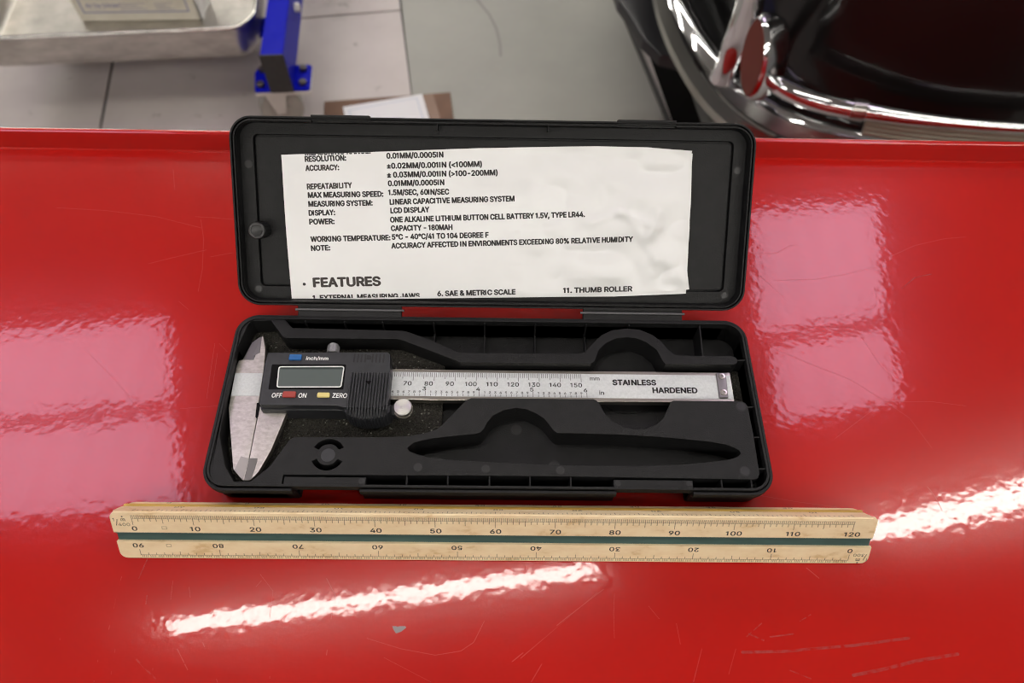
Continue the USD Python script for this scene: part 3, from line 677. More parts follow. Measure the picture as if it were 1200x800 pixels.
# ================================================================== DIGITAL CALIPER
ZB = -5.0                      # beam face
cal = thing('digital_caliper', 'digital caliper with steel jaws and black display housing, lying closed in the case', 'caliper', (0, 9, FL))
BX0, BX1, BY0, BY1 = -108.0, 114.5, 1.2, 17.4
beam = obj('beam', prism(Polygon([(BX0, BY0), (114.4, BY0 + 0.2), (114.6, BY1 + 0.2), (BX0, BY1)]), ZB - 3.6, ZB, 0.25, bottom=True), STEEL_BRIGHT, cal, label='steel beam edge')
strip = obj('scale_strip', prism(sbox(-107.8, 3.2, 114.3, 15.9), ZB - 0.2, ZB + 0.12, 0.04), STRIP, cal, label='pale grey strip printed with millimetre and inch scales')
ZS = ZB + 0.13
def mark(x0, y0, x1, y1, z=ZS):
    return prism(sbox(x0, y0, x1, y1), z, z + 0.02)
X70 = -37.15
def xmm(n): return X70 + (n - 70) * 0.9975
ms = []
for n in range(59, 151):
    L = 4.4 if n % 10 == 0 else 3.4 if n % 5 == 0 else 2.4
    ms.append(mark(xmm(n) - 0.11, 15.7 - L, xmm(n) + 0.11, 15.7))
mmscale = obj('millimetre_scale', cat(ms), INK, strip)
for n in range(70, 151, 10):
    obj('scale_number', place(text(str(n), None if n < 100 else 5.6, 2.1, True, 0.02, 'center'), (xmm(n) - 2.5, 8.75, ZS), (1.15 if n < 100 else 1, 0, 0), (0, 1, 0), (0, 0, 1)), INK, strip, smooth=False)
ms = []
for k in range(24, 61):
    x = xmm(k * 2.54)
    ms.append(mark(x - 0.11, 3.3, x + 0.11, 6.0 if k % 10 == 0 else 4.5))
    if k % 10:
        obj('inch_digit', place(text(str(k % 10), None, 1.15, True, 0.02, 'center'), (x - 0.1, 4.85, ZS), (1.2, 0, 0), (0, 1, 0), (0, 0, 1)), INK, strip, smooth=False)
    else:
        obj('inch_number', place(text(str(k // 10), None, 1.9, True, 0.02, 'center'), (x - 0.6, 6.2, ZS), (1.25, 0, 0), (0, 1, 0), (0, 0, 1)), INK, strip, smooth=False)
obj('inch_scale', cat(ms), INK, strip)
for s, x, y, w_, h_, bold in (('mm', 46.9, 12.5, 4.6, 1.85, True), ('in', 50.9, 4.9, 2.3, 2.0, True), ('STAINLESS', 57.6, 10.1, 20.7, 2.75, True), ('HARDENED', 76.3, 6.15, 21.2, 2.75, True)):
    tm = text(s, w_, h_, bold, 0.02)
    if len(s) > 4:
        tm = cat([place(tm, (ox, oy, 0), (1, 0, 0), (0, 1, 0), (0, 0, 1)) for ox, oy in ((-0.1, 0), (0.1, 0), (0, 0.08), (0, -0.08))])
    obj('lettering', place(tm, (x, y, ZS), (1, 0.008, 0), (-0.008, 1, 0), (0, 0, 1)), INK, strip, smooth=False)
br = obj('end_bracket', prism(round_poly([(107.3, 3.5), (111.6, 3.6), (112.3, 17.0), (107.6, 17.0)], 0.5), ZB, ZB + 0.9, 0.3), STEEL_DARK, cal, label='small grey end stop with two screws')
for x, y in ((110.0, 15.0), (109.7, 6.4)):
    obj('screw', place(cat([lathe([(0.55, 0.0), (0.75, 0.55), (1.5, 0.5), (1.65, 0.2), (1.65, -0.3)], 20), lathe([(0, 0.02), (0.8, 0.0)], 6)]), (x, y, ZB + 0.85), (1, 0, 0), (0, 1, 0), (0, 0, 1)), STEEL_BRIGHT, br)

ZJ = ZB + 0.45
JF = [(-112.5, 34.6), (-111.9, 34.7), (-109.6, 27.7), (-109.1, 24.4), (-108.2, 14.2), (-107.6, -1.5), (-106.95, -9.0), (-106.85, -28.6), (-104.6, -38.8), (-107.6, -38.8), (-112.9, -33.6), (-120.9, -4.1), (-121.7, 17.2), (-121.1, 20.9), (-120.0, 21.3), (-114.1, 21.3), (-113.8, 24.0), (-111.9, 25.4)]
fj = obj('fixed_jaw', prism(Polygon(JF), ZJ - 3.4, ZJ, 0.18, bottom=True), STEEL, cal, label='brushed steel fixed jaw')
obj('inside_blade', cat([prism(Polygon([(-120.0, 21.0), (-117.0, 31.6), (-113.9, 34.6), (-113.0, 34.5), (-114.6, 24.0), (-113.9, 21.0)]), ZJ - 3.2, ZJ - 1.0, 0.15),
                         prism(Polygon([(-113.4, 34.5), (-112.4, 34.6), (-112.1, 25.2), (-114.5, 23.8), (-114.8, 25.0)]), ZJ - 3.0, ZJ - 0.5, 0.2)]), STEEL_DARK, fj, label='dark ground knife edge of the inside jaw')
obj('jaw_band', prism(Polygon([(-121.4, 14.0), (-108.4, 14.1), (-107.8, 2.2), (-121.0, 2.0)]), ZJ - 0.1, ZJ + 0.12, 0.04), STRIP, fj, label='pale band across the jaw')
JS = [(-106.75, -2.0), (-92.4, -2.0), (-93.7, -5.4), (-97.8, -24.6), (-101.6, -34.9), (-104.4, -38.6), (-106.65, -28.6), (-106.7, -9.0), (-108.2, -8.0), (-108.2, -3)]
sj = obj('sliding_jaw', prism(Polygon(JS[:8]), ZJ - 3.4, ZJ - 0.1, 0.15, bottom=True), STEEL, cal, label='brushed steel sliding jaw')
obj('jaw_slot', prism(round_poly([(-108.4, -1.5), (-106.6, -1.5), (-106.5, -8.4), (-107.1, -9.4), (-107.8, -8.4)], 0.2), ZJ - 0.02, ZJ + 0.03), GLOSS_BLACK, sj)
# ground facets at the jaw tips
obj('jaw_tip', prism(Polygon([(-110.6, -27.7), (-106.95, -28.7), (-107.6, -38.7), (-109.4, -37.2), (-112.3, -34.2)]), ZJ - 2.6, ZJ + 0.06, 0.05), plain('ground_tip', (0.36, 0.345, 0.32), 0.4, 1.0), fj)
obj('jaw_tip', prism(Polygon([(-106.85, -28.6), (-103.2, -28.5), (-103.0, -30.0), (-104.0, -37.8), (-104.6, -38.7), (-107.2, -38.7)]), ZJ - 2.8, ZJ + 0.05, 0.05), plain('ground_tip_dark', (0.17, 0.165, 0.155), 0.42, 1.0), sj)

# display housing
ZH = 2.0
hp = round_poly([(-105.7, 22.0), (-49.5, 22.9), (-47.9, 21.6), (-47.2, 13.3), (-46.6, -3.2), (-48.0, -5.2), (-50.5, -6.4), (-66.5, -6.4), (-70.0, -5.6), (-103.8, -5.6), (-105.2, -4.4), (-106.3, 14.0)], 0.5)
hm = prism(hp, ZB + 0.2, ZH, 0.7)
lower = prism(round_poly([(-106.2, -2.4), (-105.0, 3), (-60, 3), (-60, -6.6), (-70.5, -6.4), (-104.8, -6.4)], 0.4), -10.6, -1.5, 0.3)
sidehull = prism(hp.buffer(-0.3), -10.6, ZB + 0.4)
hous = obj('display_housing', cat([hm, sidehull, lower]), HOUSING, cal, label='black plastic display housing')
# bulging thumb grip: half-round hump of ribs
gb = []
def grip_outline(x):
    return -6.4 - 4.9 * math.sqrt(max(0.0, 1 - ((x + 56.2) / 10.6) ** 2))
gp = Polygon([(-66.6, -4)] + [(x, grip_outline(x)) for x in np.linspace(-66.6, -45.8, 24)] + [(-45.8, -4)])
obj('thumb_grip', cat([prism(gp, -10.4, ZH - 1.6, 1.2)]), HOUSING, hous)
for k in range(14):
    x = -64.8 + k * 1.36
    y0 = grip_outline(x)
    path = [(x, 11.4, ZH + 0.1), (x, 10.6, ZH + 0.55), (x, 4, ZH + 0.8), (x, -3.5, ZH + 0.6), (x, (y0 - 6) / 2 + 0.4, ZH + 0.1), (x, y0 + 1.1, ZH - 1.2), (x, y0 - 0.1, ZH - 3.4), (x, y0 - 0.2, -8.6)]
    obj('grip_rib', sweep(path, circle(0.45, 8), up=(1, 0, 0)), HOUSING, hous)
for k in range(9):
    x = -64.6 + k * 1.72
    if k == 4:
        continue
    obj('cover_groove', prism(rrect(x - 0.42, 17.0, x + 0.42, 21.6, 0.4), ZH - 0.3, ZH + 0.09, 0.05), GROOVE, hous)
obj('cover_groove', prism(round_poly([(-58.9, 18.6), (-56.5, 18.6), (-56.5, 20.0), (-57.4, 20.9), (-58.9, 20.9)], 0.2), ZH - 0.3, ZH + 0.09, 0.05), GROOVE, hous)
obj('arrow_mark', prism(Polygon([(-57.9, 6.6), (-55.1, 6.6), (-56.5, 5.0)]), ZH + 0.6, ZH + 1.32), GLOSS_BLACK, hous)
obj('screen_bezel', prism(round_poly([(-102.6, 15.4), (-68.0, 15.7), (-67.8, 2.7), (-102.0, 2.3)], 0.5), ZH - 0.2, ZH + 0.12, 0.05), GLOSS_BLACK, hous, label='glossy black window surround')
fo = round_poly([(-99.3, 14.3), (-68.6, 14.8), (-68.7, 3.6), (-98.4, 3.2)], 1.2, 6)
obj('screen_frame', prism(fo.difference(fo.buffer(-0.55)), ZH, ZH + 0.3, 0.08), SILVER_LINE, hous, label='thin silver frame')
obj('lcd_screen', prism(fo.buffer(-0.5), ZH, ZH + 0.16), LCD, hous, label='blank grey-green display')
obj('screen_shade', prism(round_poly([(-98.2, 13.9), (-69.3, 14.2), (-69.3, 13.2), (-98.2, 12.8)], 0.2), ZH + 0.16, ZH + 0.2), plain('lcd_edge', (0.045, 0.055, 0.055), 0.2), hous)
for x0, y0, x1, y1, M_, lb in ((-95.1, 17.6, -89.2, 20.6, BLUE_BTN, 'blue button'), (-94.9, -1.85, -88.9, 1.15, RED_BTN, 'red button'), (-79.2, -1.65, -73.5, 0.75, YELLOW_BTN, 'yellow button')):
    obj('button', prism(rrect(x0, y0, x1, y1, 0.6, 4), ZH - 0.3, ZH + 0.9, 0.4), M_, hous, label=lb)
for s, x, y, w_, h_ in (('inch/mm', -87.2, 18.0, 10.4, 1.75), ('OFF', -99.9, -1.75, 4.6, 2.2), ('ON', -87.8, -1.7, 3.6, 2.2), ('ZERO', -72.4, -1.55, 6.7, 2.2)):
    obj('lettering', place(text(s, w_, h_, True, 0.03), (x, y, ZH + 0.01), (1, 0, 0), (0.05, 1, 0), (0, 0, 1)), WHITE_INK, hous, smooth=False)
# clamp screw at the back edge of the housing
cs = lathe([(0, 0), (2.2, 0), (2.7, 0.5), (2.7, 4.2), (2.3, 5.0), (0, 5.2)], 30)
cs.vertices *= 1.0
ks = obj('locking_screw', place(cs, (-76.1, 23.4, -1.8), (1, 0, 0), (0, 0, 1), (0, 1, 0)), KNURL, cal, label='grey knurled locking screw')
for k in range(16):
    a = 2 * math.pi * k / 16
    obj('knurl', place(box(-0.22, -0.2, 0.8, 0.22, 0.2, 4.1, 0.05), (-76.1 + 2.7 * math.cos(a), 23.4, -1.8 + 2.7 * math.sin(a)), (-math.sin(a), 0, math.cos(a)), (math.cos(a), 0, math.sin(a)), (0, 1, 0)), KNURL, ks)
# thumb roller
rl = lathe([(0, 0.5)] + [(0.2 + 0.15 * k, 0.5 + (0.02 if k % 2 else -0.02)) for k in range(25)] + [(3.95, 0.5), (4.25, 0.2), (4.3, -0.4), (4.1, -0.7), (2.6, -0.8)], 72)
rl = place(rl, (-40.3, -4.6, -0.9), (1, 0, 0), (0, 1, 0), (0, 0, 1))
rol = obj('thumb_roller', rl, ROLLER, cal, label='round turned-steel thumb roller', smooth=5)
low = lathe([(2.5, 0), (2.5, -1.4), (4.3, -1.5), (4.5, -1.8), (4.5, -3.0), (4.2, -3.3), (0, -3.3)], 48)
obj('roller_flange', place(low, (-40.2, -4.9, -1.2), (1, 0, 0), (0, 1, 0), (0, 0, 1)), STEEL_BRIGHT, rol)
obj('roller_arm', prism(round_poly([(-47.5, -1.5), (-41, -2.0), (-40, -6.0), (-42, -7.5), (-47.5, -6.2)], 0.5), -8.5, -4.4, 0.4), HOUSING, rol)

# ================================================================== TRIANGULAR SCALE RULER
rul = thing('scale_ruler', 'aged cream triangular scale ruler with green groove, lying in front of the case', 'ruler', (3, -56, HOOD))
A_, DF = np.array([0, -56.1, 3.0]), np.array([0, -0.55084221, -0.83460941])
NF = np.array([0, -0.83460941, 0.55084221])
A2_, DB = np.array([0, -55.3, 3.0]), np.array([0, 0.5085, -0.861])
DB = DB / np.linalg.norm(DB); NB = np.array([0, 0.861, 0.5085]); NB = NB / np.linalg.norm(NB)
def onface(mm):   # x, w (distance from the apex), h (outwards)
    return place(mm, A_, (1, 0, 0), DF, NF)
def onrear(mm):
    return place(mm, A2_, (1, 0, 0), DB, NB)
core_pts = []
a0 = A_ - NF * 1.3 + DF * 0.9
b0 = A_ - NF * 1.3 + DF * 23.4
c0 = A2_ - NB * 1.3 + DB * 21.0
core = prism(Polygon([(a0[1], a0[2]), (b0[1], max(b0[2], HOOD + 0.1)), (-47.2, HOOD + 0.1), (-47.4, -11.5), (A2_[1] + 0.1, a0[2])]), -156.5, 163.4, 0.2, bottom=True)
obj('wooden_core', place(core, (0, 0, 0), (0, 1, 0), (0, 0, 1), (1, 0, 0)), WOOD, rul)
def plate(x0, x1, w0, w1, r00, r01, r10, r11, th=1.3):
    """Plate in face coordinates with corner radii at (x0,w0), (x0,w1), (x1,w0), (x1,w1)."""
    P = []
    for cx, cy, r, a in ((x0, w0, r00, 180), (x1, w0, r10, 270), (x1, w1, r11, 0), (x0, w1, r01, 90)):
        sx, sy = (1 if cx == x0 else -1), (1 if cy == w0 else -1)
        P += arc(cx + sx * r, cy + sy * r, r, a, a + 90, 7) if r > 0 else [(cx, cy)]
    return prism(Polygon(P), -th, 0, 0.12)
UPX0, UPX1, LOX0, LOX1 = -157.6, 164.0, -157.4, 164.6
up_f = obj('front_plate', onface(plate(UPX0, UPX1, -0.25, 10.3, 3.0, 0, 1.5, 0)), CREAM, rul)
lo_f = obj('front_plate', onface(plate(LOX0, LOX1, 15.2, 24.2, 0, 3.2, 0, 3.2)), CREAM, rul)
obj('green_groove', onface(cat([box(-157.0, 10.2, -2.6, 163.9, 15.3, -1.2), place(box(-157, 10.25, -1.9, 163.9, 11.0, -0.35), (0, 0, 0), (1, 0, 0), (0, 1, 0), (0, 0, 1))])), GREEN, rul, label='green lacquered centre groove')
up_r = obj('rear_plate', onrear(plate(-156.8, 162.5, -0.2, 9.0, 2.5, 0, 1.5, 0)), CREAM, rul)
lo_r = obj('rear_plate', onrear(plate(-156.5, 162.3, 13.2, 17.6, 0, 2.5, 0, 2.5)), CREAM, rul)
obj('yellow_groove', onrear(sweep([(-156.7, 11.1, -0.6), (162.5, 11.1, -0.6)], circle(1.5, 14, 1.0, 0.8))), YELLOW, rul, label='yellow groove filler on the far side')
def fmark(x, w0, w1, wd=0.16):
    return prism(sbox(x - wd / 2, min(w0, w1), x + wd / 2, max(w0, w1)), 0.0, 0.02)
U0, U1, W0, W1 = -148.6, 154.3, 155.9, -148.6
fine, coarse = [], []
for k in range(0, 481):
    x = U0 + (U1 - U0) * k / 480
    n = k / 4
    if k % 4 == 0:
        coarse.append(fmark(x, 1.1, 6.2 if n % 10 == 0 else 5.4 if n % 5 == 0 else 4.4, 0.22))
    else:
        fine.append(fmark(x, 1.1, 2.9, 0.17))
fine.append(prism(sbox(U0, 2.86, U1, 2.98), 0, 0.02))
obj('scale_ticks', onface(cat(coarse)), INK_BROWN, up_f)
obj('fine_ticks', onface(cat(fine)), INK_BROWN, up_f, kind='stuff')
for n in range(0, 121, 10):
    s = str(n)
    mm = place(text(s, None, 2.2, True, 0.02, 'center'), (U0 + (U1 - U0) * n / 120 + 0.2, 9.25, 0), (1.35, 0, 0), (0, -1, 0), (0, 0, 1))
    obj('scale_number', onface(mm), INK, up_f, smooth=False)
fine, coarse = [], []
for k in range(0, 451):
    x = W0 + (W1 - W0) * k / 450
    n = k / 5
    if k % 5 == 0:
        coarse.append(fmark(x, 22.6, 19.3 if n % 10 == 0 else 20.4 if n % 5 == 0 else 21.2, 0.22))
    else:
        fine.append(fmark(x, 22.4, 23.7, 0.17))
fine.append(prism(sbox(W1, 22.3, W0, 22.42), 0, 0.02))
obj('scale_ticks', onface(cat(coarse)), INK_BROWN, lo_f)
obj('fine_ticks', onface(cat(fine)), INK_BROWN, lo_f, kind='stuff')
for n in range(0, 91, 10):
    mm = place(text(str(n), None, 2.1, True, 0.02, 'center'), (W0 + (W1 - W0) * n / 90 - 0.2, 16.2, 0), (-1.35, 0, 0), (0, 1, 0), (0, 0, 1))
    obj('scale_number', onface(mm), INK, lo_f, smooth=False)
for parent, ox, ow, sg in ((up_f, -156.6, 6.6, 1), (lo_f, 164.4, 19.0, -1)):
    q = '400' if sg > 0 else '300'
    parts = [place(text('1', None, 1.7, False, 0.02), (ox, ow - sg * 2.2, 0), (sg, 0, 0), (0, -sg, 0), (0, 0, 1)),
             place(text('/', None, 2.8, False, 0.02), (ox + sg * 0.9, ow - sg * 0.4, 0), (sg, 0, 0), (0, -sg, 0), (0, 0, 1)),
             place(text(q, None, 1.5, False, 0.02), (ox + sg * 1.9, ow + sg * 0.2, 0), (sg * 1.3, 0, 0), (0, -sg, 0), (0, 0, 1)),
             place(text('m', None, 1.7, True, 0.02), (ox + sg * 3.4, ow - sg * 2.4, 0), (sg, 0, 0), (0, -sg, 0), (0, 0, 1)),
             place(prism(disc(0, 0, 0.35), 0, 0.02), (ox + sg * 4.2, ow - sg * 4.7, 0), (1, 0, 0), (0, 1, 0), (0, 0, 1))]
    obj('ratio_mark', onface(cat(parts)), INK, parent, smooth=False)
for parent, x, w in ((up_f, -137.0, 6.9), (lo_f, -136.9, 16.4)):
    sq = sbox(x, w, x + 2.2, w + 1.6)
    obj('maker_mark', onface(prism(sq.difference(sq.buffer(-0.28)), 0, 0.02)), plain('faint_ink', (0.42, 0.32, 0.2), 0.6), parent)
ms = []
for k in range(0, 151):
    x = -148.6 + 303 * k / 150
    ms.append(prism(sbox(x - 0.12, 0.9, x + 0.12, 2.6 if k % 5 else 4.2), 0, 0.02))
obj('scale_ticks', onrear(cat(ms)), INK_BROWN, up_r)
for k in range(9):
    obj('scale_number', onrear(place(text(str(k * 10 + 10), None, 2.0, False, 0.02, 'center'), (140 - 34.0 * k, 7.0, 0), (-1.3, 0, 0), (0, 1, 0), (0, 0, 1))), INK_BROWN, up_r, smooth=False)
    obj('scale_number', onrear(place(text(str(k * 5), None, 2.0, False, 0.02, 'center'), (-140 + 34.0 * k, 17.0, 0), (1.3, 0, 0), (0, -1, 0), (0, 0, 1))), INK_BROWN, lo_r, smooth=False)

# ================================================================== FAR THINGS: clipboard, stand, tray, box
clip = thing('hardboard', 'brown hardboard square lying on the floor under a white paper', 'board', (-275, 1180, FLOOR))
d7 = np.array([302.0, 40.0]); d7 /= np.linalg.norm(d7); p7 = np.array([d7[1], -d7[0]])
q0 = np.array([-432.0, 1238.0])
obj('board', prism(Polygon([q0, q0 + d7 * 305, q0 + d7 * 305 + p7 * 225, q0 + p7 * 225]), FLOOR + 5.2, FLOOR + 11, 1.0), HARDBOARD, clip)
obj('edge_tape', prism(Polygon([q0 + d7 * 236 + p7 * 4, q0 + d7 * 262 + p7 * 2, q0 + d7 * 275 + p7 * 90, q0 + d7 * 252 + p7 * 92]), FLOOR + 11, FLOOR + 11.6), plain('pale_brown_tape', (0.21, 0.12, 0.075), 0.35), clip)
s15 = np.array([186.0, 50.0]); s15 /= np.linalg.norm(s15); n15 = np.array([s15[1], -s15[0]])
r0 = np.array([-384.0, 1218.0])
pt = thing('paper_sheet', 'white printed paper sheet lying askew on the brown hardboard', 'paper', (-290, 1200, FLOOR + 11))
obj('sheet', prism(Polygon([r0, r0 + s15 * 193, r0 + s15 * 193 + n15 * 130, r0 + n15 * 130]), FLOOR + 12, FLOOR + 12.6), SHEET_PAPER, pt)
pl = Polygon([r0 + s15 * 12 + n15 * 14, r0 + s15 * 178 + n15 * 10, r0 + s15 * 180 + n15 * 110, r0 + s15 * 14 + n15 * 114])
obj('printed_border', prism(pl.difference(pl.buffer(-2)), FLOOR + 12.6, FLOOR + 12.8), plain('pale_blue_print', (0.45, 0.52, 0.62), 0.6), pt)

st = thing('workshop_stand', 'blue steel stand leg with black end cap, on a castor, beside the steel tray', 'stand', (-500, 1230, FLOOR))
yaw = math.radians(4.9)
sx, sy = np.array([math.cos(yaw), math.sin(yaw), 0]), np.array([-math.sin(yaw), math.cos(yaw), 0])
SO = np.array([-485.0, 1135.0, 0.0])
def onst(mm): return place(mm, SO, sx, sy)
obj('base_tube', onst(box(-25, 1.5, -795, 24, 760, -700, 4)), BLUE_METAL, st)
obj('end_cap', onst(box(-25.5, -2, -796, 24.5, 2.5, -699, 1)), CAP_BLACK, st, label='black plastic end cap')
plt_ = Polygon([(-68, 68), (-62, 8), (52, 8), (58, 14), (58, 84), (52, 90), (-60, 90)])
obj('mounting_plate', onst(prism(plt_, -802, -796, 1)), BLUE_METAL, st)
obj('castor_plate', onst(prism(plt_.buffer(1), -810, -802, 1)), ZINC, st, label='zinc castor plate')
for x, y in ((40, 72), (42, 26), (-50, 24), (-50, 74)):
    obj('bolt', onst(place(prism(disc(0, 0, 9, 6), -796, -787, 1.5), (x, y, 0), (1, 0, 0), (0, 1, 0))), BOLT, st)
hb = place(prism(disc(0, 0, 11, 6), 0, 12, 2), (24, 215, -738), (0, 1, 0), (0, 0, 1), (1, 0, 0))
obj('side_bolt', onst(hb), ZINC, st, label='bright hexagon bolt on the tube side')
wl = lathe([(0, 16), (14, 16), (18, 11), (40, 11), (47, 15), (50, 9), (50, -9), (47, -15), (40, -11), (18, -11), (14, -16), (0, -16)], 36)
obj('wheel', place(wl, SO + sx * -24 + sy * 45 + np.array([0, 0, FLOOR + 50]), (math.cos(0.25), math.sin(0.25), 0), (0, 0, 1), (math.sin(0.25), -math.cos(0.25), 0)), WHEEL, st, label='pale castor wheel')
for k in (-1, 1):
    fk = prism(Polygon([(-26, -812 + 2), (26, -812 + 2), (9, FLOOR + 44), (-9, FLOOR + 44)]), -2, 2, 0.5, bottom=True)
    obj('fork', place(fk, SO + sx * -24 + sy * (45 + k * 21), (math.cos(0.25), math.sin(0.25), 0), (0, 0, 1), (math.sin(0.25), -math.cos(0.25), 0)), ZINC, st)
obj('fork', onst(box(-50, 20, -816, 4, 70, -808, 2)), ZINC, st)
obj('cross_bar', onst(box(-620, 190, -797, -24, 240, -777, 3)), BLUE_METAL, st)

tr = thing('steel_tray', 'stainless steel tray with rolled rim and rounded corners, beside the blue stand leg', 'tray', (-840, 1360, -777))
tw = math.radians(5.5)
tx, ty = np.array([math.cos(tw), math.sin(tw), 0]), np.array([-math.sin(tw), math.cos(tw), 0])
TO = np.array([-535.0, 1211.0, 0.0])
def ontr(mm): return place(mm, TO, tx, ty)
TW, TD = 620.0, 400.0
def loop(ins, r, z, n=10):
    p = np.array(rrect(-TW + ins, ins, -ins, TD - ins, r - ins * 0.6, n).exterior.coords)[:-1]
    return np.column_stack([p, np.full(len(p), z)])
ls = [loop(4, 58, -692), loop(7, 57, -720), loop(10, 56, -755), loop(14, 54, -768), loop(24, 46, -776)]
ls = [np.vstack([l_, l_[:1]]) for l_ in ls]
outer = loft(ls)
inner = loft([l_ + np.array([0, 0, 1.5]) for l_ in ls[::-1]])
inner.vertices[:, :2] = inner.vertices[:, :2] * 0.997 + np.array([-TW / 2, TD / 2]) * 0.003
base_p = rrect(-TW + 24, 24, -24, TD - 24, 46 - 14, 10)
obj('tray_pan', ontr(cat([outer, inner, prism(base_p.buffer(0.6), -776.5, -774.5)])), TRAY, tr, smooth=40)
rim = loop(0, 60, -690, 12)
obj('rolled_rim', ontr(sweep(rim, circle(4.2, 12), closed=True)), plain('tray_rim', (0.66, 0.65, 0.62), 0.22, 1.0), tr)

bx = thing('cardboard_box', 'cream cardboard box with blue border and print, standing in the steel tray', 'box', (-840, 1370, -774))
bw = math.radians(3.0)
bxx, byy = np.array([math.cos(bw), math.sin(bw), 0]), np.array([-math.sin(bw), math.cos(bw), 0])
BO = np.array([-974.0, 1335.0, -774.0])
def onbx(mm): return place(mm, BO, bxx, byy)
obj('carton', onbx(box(0, 0, 0, 268, 70, 150, 2)), CARD, bx)
def onlabel(mm): return place(mm, BO + byy * -0.05, bxx, (0, 0, 1), -byy)
pb = sbox(14, 22, 252, 140)
obj('printed_border', onlabel(prism(pb.difference(pb.buffer(-3.2)), 0, 0.2)), PRINT_BLUE, bx)
obj('printed_line', onlabel(place(text('Air Die Grinder', 76, 9.5, True, 0.2), (26, 36, 0), (1, 0, 0), (0, 1, 0))), PRINT_BLUE, bx, smooth=False)
for x0, x1, z in ((30, 68, 30.5),):
    obj('printed_rule', onlabel(prism(sbox(x0, z, x1, z + 1.2), 0, 0.2)), PRINT_GREY, bx)
for x0, x1 in ((100, 160), (180, 222)):
    for k in range(4):
        obj('printed_rule', onlabel(prism(sbox(x0, 29 + k * 5.0, x1 - 9 * ((k * 7) % 3), 31 + k * 5.0), 0, 0.2)), PRINT_GREY, bx)
wr = thing('plastic_wrap', 'crumpled pale plastic packet standing against the cardboard box in the tray', 'packet', (-690, 1370, -774))
g1, g2 = np.meshgrid(np.linspace(0, 1, 14), np.linspace(0, 1, 14))
nz = meshkit.noise(np.stack([g1 * 6, g2 * 6, g1 * 0], -1), 2)
wm = loft(np.stack([6 + 16 * (g1 - 0.1) * (0.4 + g2) + 5 * nz, 2 + g1 * 60, g2 * 120], -1))
wm2 = loft(np.stack([4 + 0 * g1, 2 + g1 * 60, g2 * 120], -1)); wm2.invert()
obj('packet', place(cat([wm, wm2]), BO + bxx * 266, bxx, byy), WRAP, wr, smooth=False)

# ================================================================== BLACK CAR WITH CHROME BUMPER
bc = thing('black_car', 'black car with chrome bumper and overrider, parked behind the red panel', 'car', (900, 1300, FLOOR))
c0 = spline([(318, 1700), (330, 1300), (352, 1000), (376, 860), (410, 770), (470, 700), (560, 655), (700, 632), (900, 620), (1600, 600)], 60)
P0 = np.array([1600.0, 1700.0])
def body_curve(f, z):
    return np.column_stack([c0 + (P0 - c0) * f, np.full(len(c0), z)])
body = loft([body_curve(0.05, -760), body_curve(0.02, -560), body_curve(0.0, -440), body_curve(0.006, -370), body_curve(0.014, -300), body_curve(0.026, -220), body_curve(0.044, -140), body_curve(0.075, -70), body_curve(0.14, -10), body_curve(0.3, 25), body_curve(0.7, 45), body_curve(1.0, 50)])
obj('body_panel', body, CAR_BLACK, bc, smooth=60)
obj('underbody', prism(Polygon([(330, 1760), (408, 1207), (436, 1050), (520, 860), (640, 780), (1600, 740), (1600, 1760)]), FLOOR + 1, -560, 4), UNDER, bc)
obj('front_valance', prism(round_poly([(214, 1330), (232, 1194), (254, 1136), (272, 1075), (300, 1026), (341, 1012), (430, 1010), (430, 1400), (200, 1420)], 8), -624, -600, 6), VALANCE, bc, label='dark grey plastic valance')
obj('bracket_hook', sweep(spline([(430, 1235, -905), (445, 1238, -890), (456, 1250, -880), (452, 1262, -876)], 12), circle(2.5, 8)), CHROME_SOFT, bc)
# bumper blade
bp = spline([(292, 1500), (296, 1180), (304, 1010), (324, 905), (348, 830), (385, 765), (440, 715), (530, 680), (680, 658), (900, 645), (1600, 625)], 90)
path = np.column_stack([bp, np.full(len(bp), -480.0)])
sec = []
for a in np.linspace(-90, 90, 17):
    sec.append((30 * math.cos(math.radians(a)) - 6, 46 * math.sin(math.radians(a))))
sec += [(-12, 46), (-12, -46)]
tl = math.radians(32)
sec = [(-(x * math.cos(tl) - y * math.sin(tl)), x * math.sin(tl) + y * math.cos(tl)) for x, y in sec]
blade = sweep(path, sec)
obj('bumper_blade', blade, CHROME, bc, smooth=50)
seclip = [(-3, -8), (3, -8), (3, 8), (-3, 8)]
lipb = sweep(path + np.column_stack([np.zeros((len(bp), 2)), np.full(len(bp), -52.0)]), [(16, 8), (-6, 12), (-12, 0), (-6, -10), (16, -8)])
obj('bumper_lip', lipb, CHROME_SOFT, bc, label='dull grey lower bumper edge')
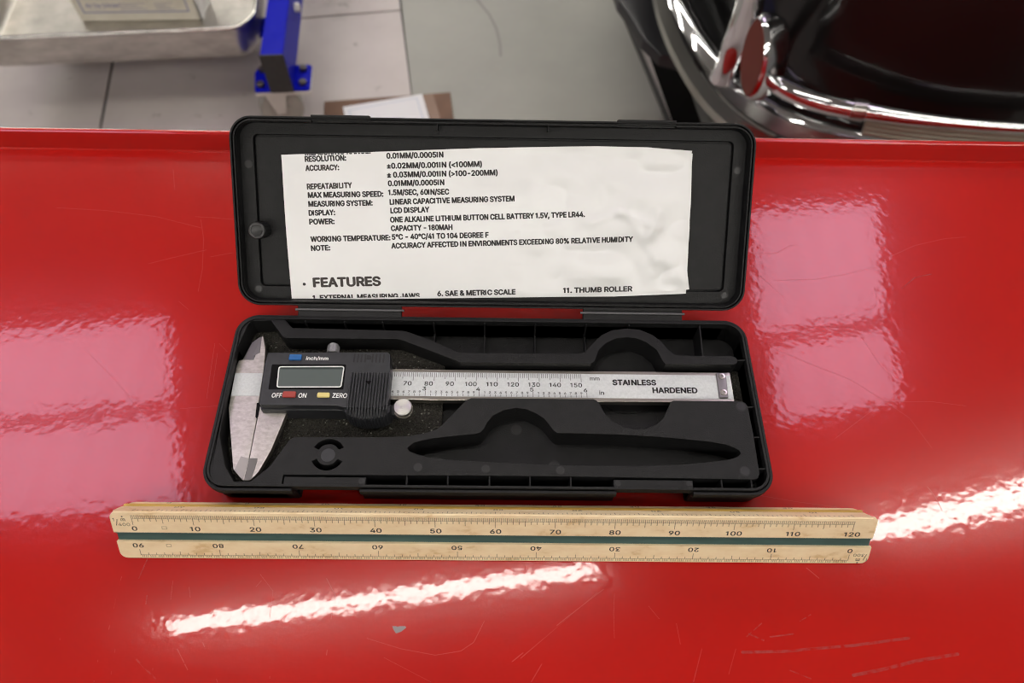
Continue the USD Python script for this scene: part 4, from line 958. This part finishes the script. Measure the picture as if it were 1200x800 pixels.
# upper bar that curls up at its end
bar = spline([(372, 720, -388), (388, 690, -386), (417, 662, -384), (455, 642, -382), (500, 628, -380), (560, 616, -380), (640, 606, -380), (800, 596, -380), (1600, 572, -380)], 70)
obj('trim_bar', sweep(bar, circle(13, 14), scale=np.interp(np.arange(len(bar)), [0, 8, 16, 69], [1.05, 1.0, 0.62, 0.55])), CHROME, bc, label='chrome rail above the ribbed moulding')
for k in range(4):
    rp = bar[9:] + np.array([0, -5.0 - k * 2.6, -9 - k * 5.2])
    obj('moulding_rib', sweep(rp, circle(3.7, 8)), RIBBED, bc)
obj('rail_joint', place(lathe([(13.2, -9), (14.6, -9), (14.6, 9), (13.2, 9)], 16), (488, 631, -380), (0, 0, 1), (0.28, 0.96, 0), (0.96, -0.28, 0)), CHROME_SOFT, bc)
# overrider: almond section, face turned to the left front
fx = np.array([-0.84, -0.46, 0.28]); fx /= np.linalg.norm(fx)          # outward normal of the almond face
vup = np.array([0.0, 0.55, 0.83]); vup -= fx * (vup @ fx); vup /= np.linalg.norm(vup)
side = np.cross(vup, fx)
OC = np.array([342.0, 690.0, -345.0])
def almond(w, h, n=28):
    t = np.linspace(0, 2 * np.pi, n, endpoint=False)
    return np.column_stack([w * np.sign(np.sin(t)) * np.abs(np.sin(t)) ** 1.25, h * np.cos(t)])
secs = []
for dd, w, h in ((0, 19, 50), (-2, 21.5, 53), (-8, 23.5, 56), (-30, 24, 57), (-52, 19, 50), (-66, 8, 36)):
    al_ = almond(w, h)
    secs.append(OC + fx * dd + al_[:, :1] * side + al_[:, 1:] * vup)
secs = [np.vstack([s_, s_[:1]]) for s_ in secs]
ovm = loft(secs[::-1])
back_c = secs[-1][:-1]
obj('overrider', cat([ovm, trimesh.convex.convex_hull(trimesh.PointCloud(np.vstack([secs[-1][:-1], secs[-2][:-1]])))]), CHROME, bc, label='almond shaped chrome overrider', smooth=50)
al_ = almond(18.5, 49)
fm = prism(Polygon(al_), -3, 0.8, 0.6)
obj('overrider_face', place(fm, OC, side, vup, fx), REFLECTOR, bc, label='dull brown-red almond face')
# tapering chrome horn rising behind the blade
hp0 = spline([(343, 776, -446), (345, 773, -410), (345, 769, -365), (337, 752, -300), (330, 741, -262)], 20)
obj('bumper_horn', sweep(hp0, circle(26, 20, 1.0, 0.75), scale=np.linspace(0.95, 0.66, 20)), CHROME, bc, label='tapering chrome horn')
obj('side_lamp', prism(disc(400, 1110, 22), -330, -300, 6), AMBER, bc, label='small amber lamp')
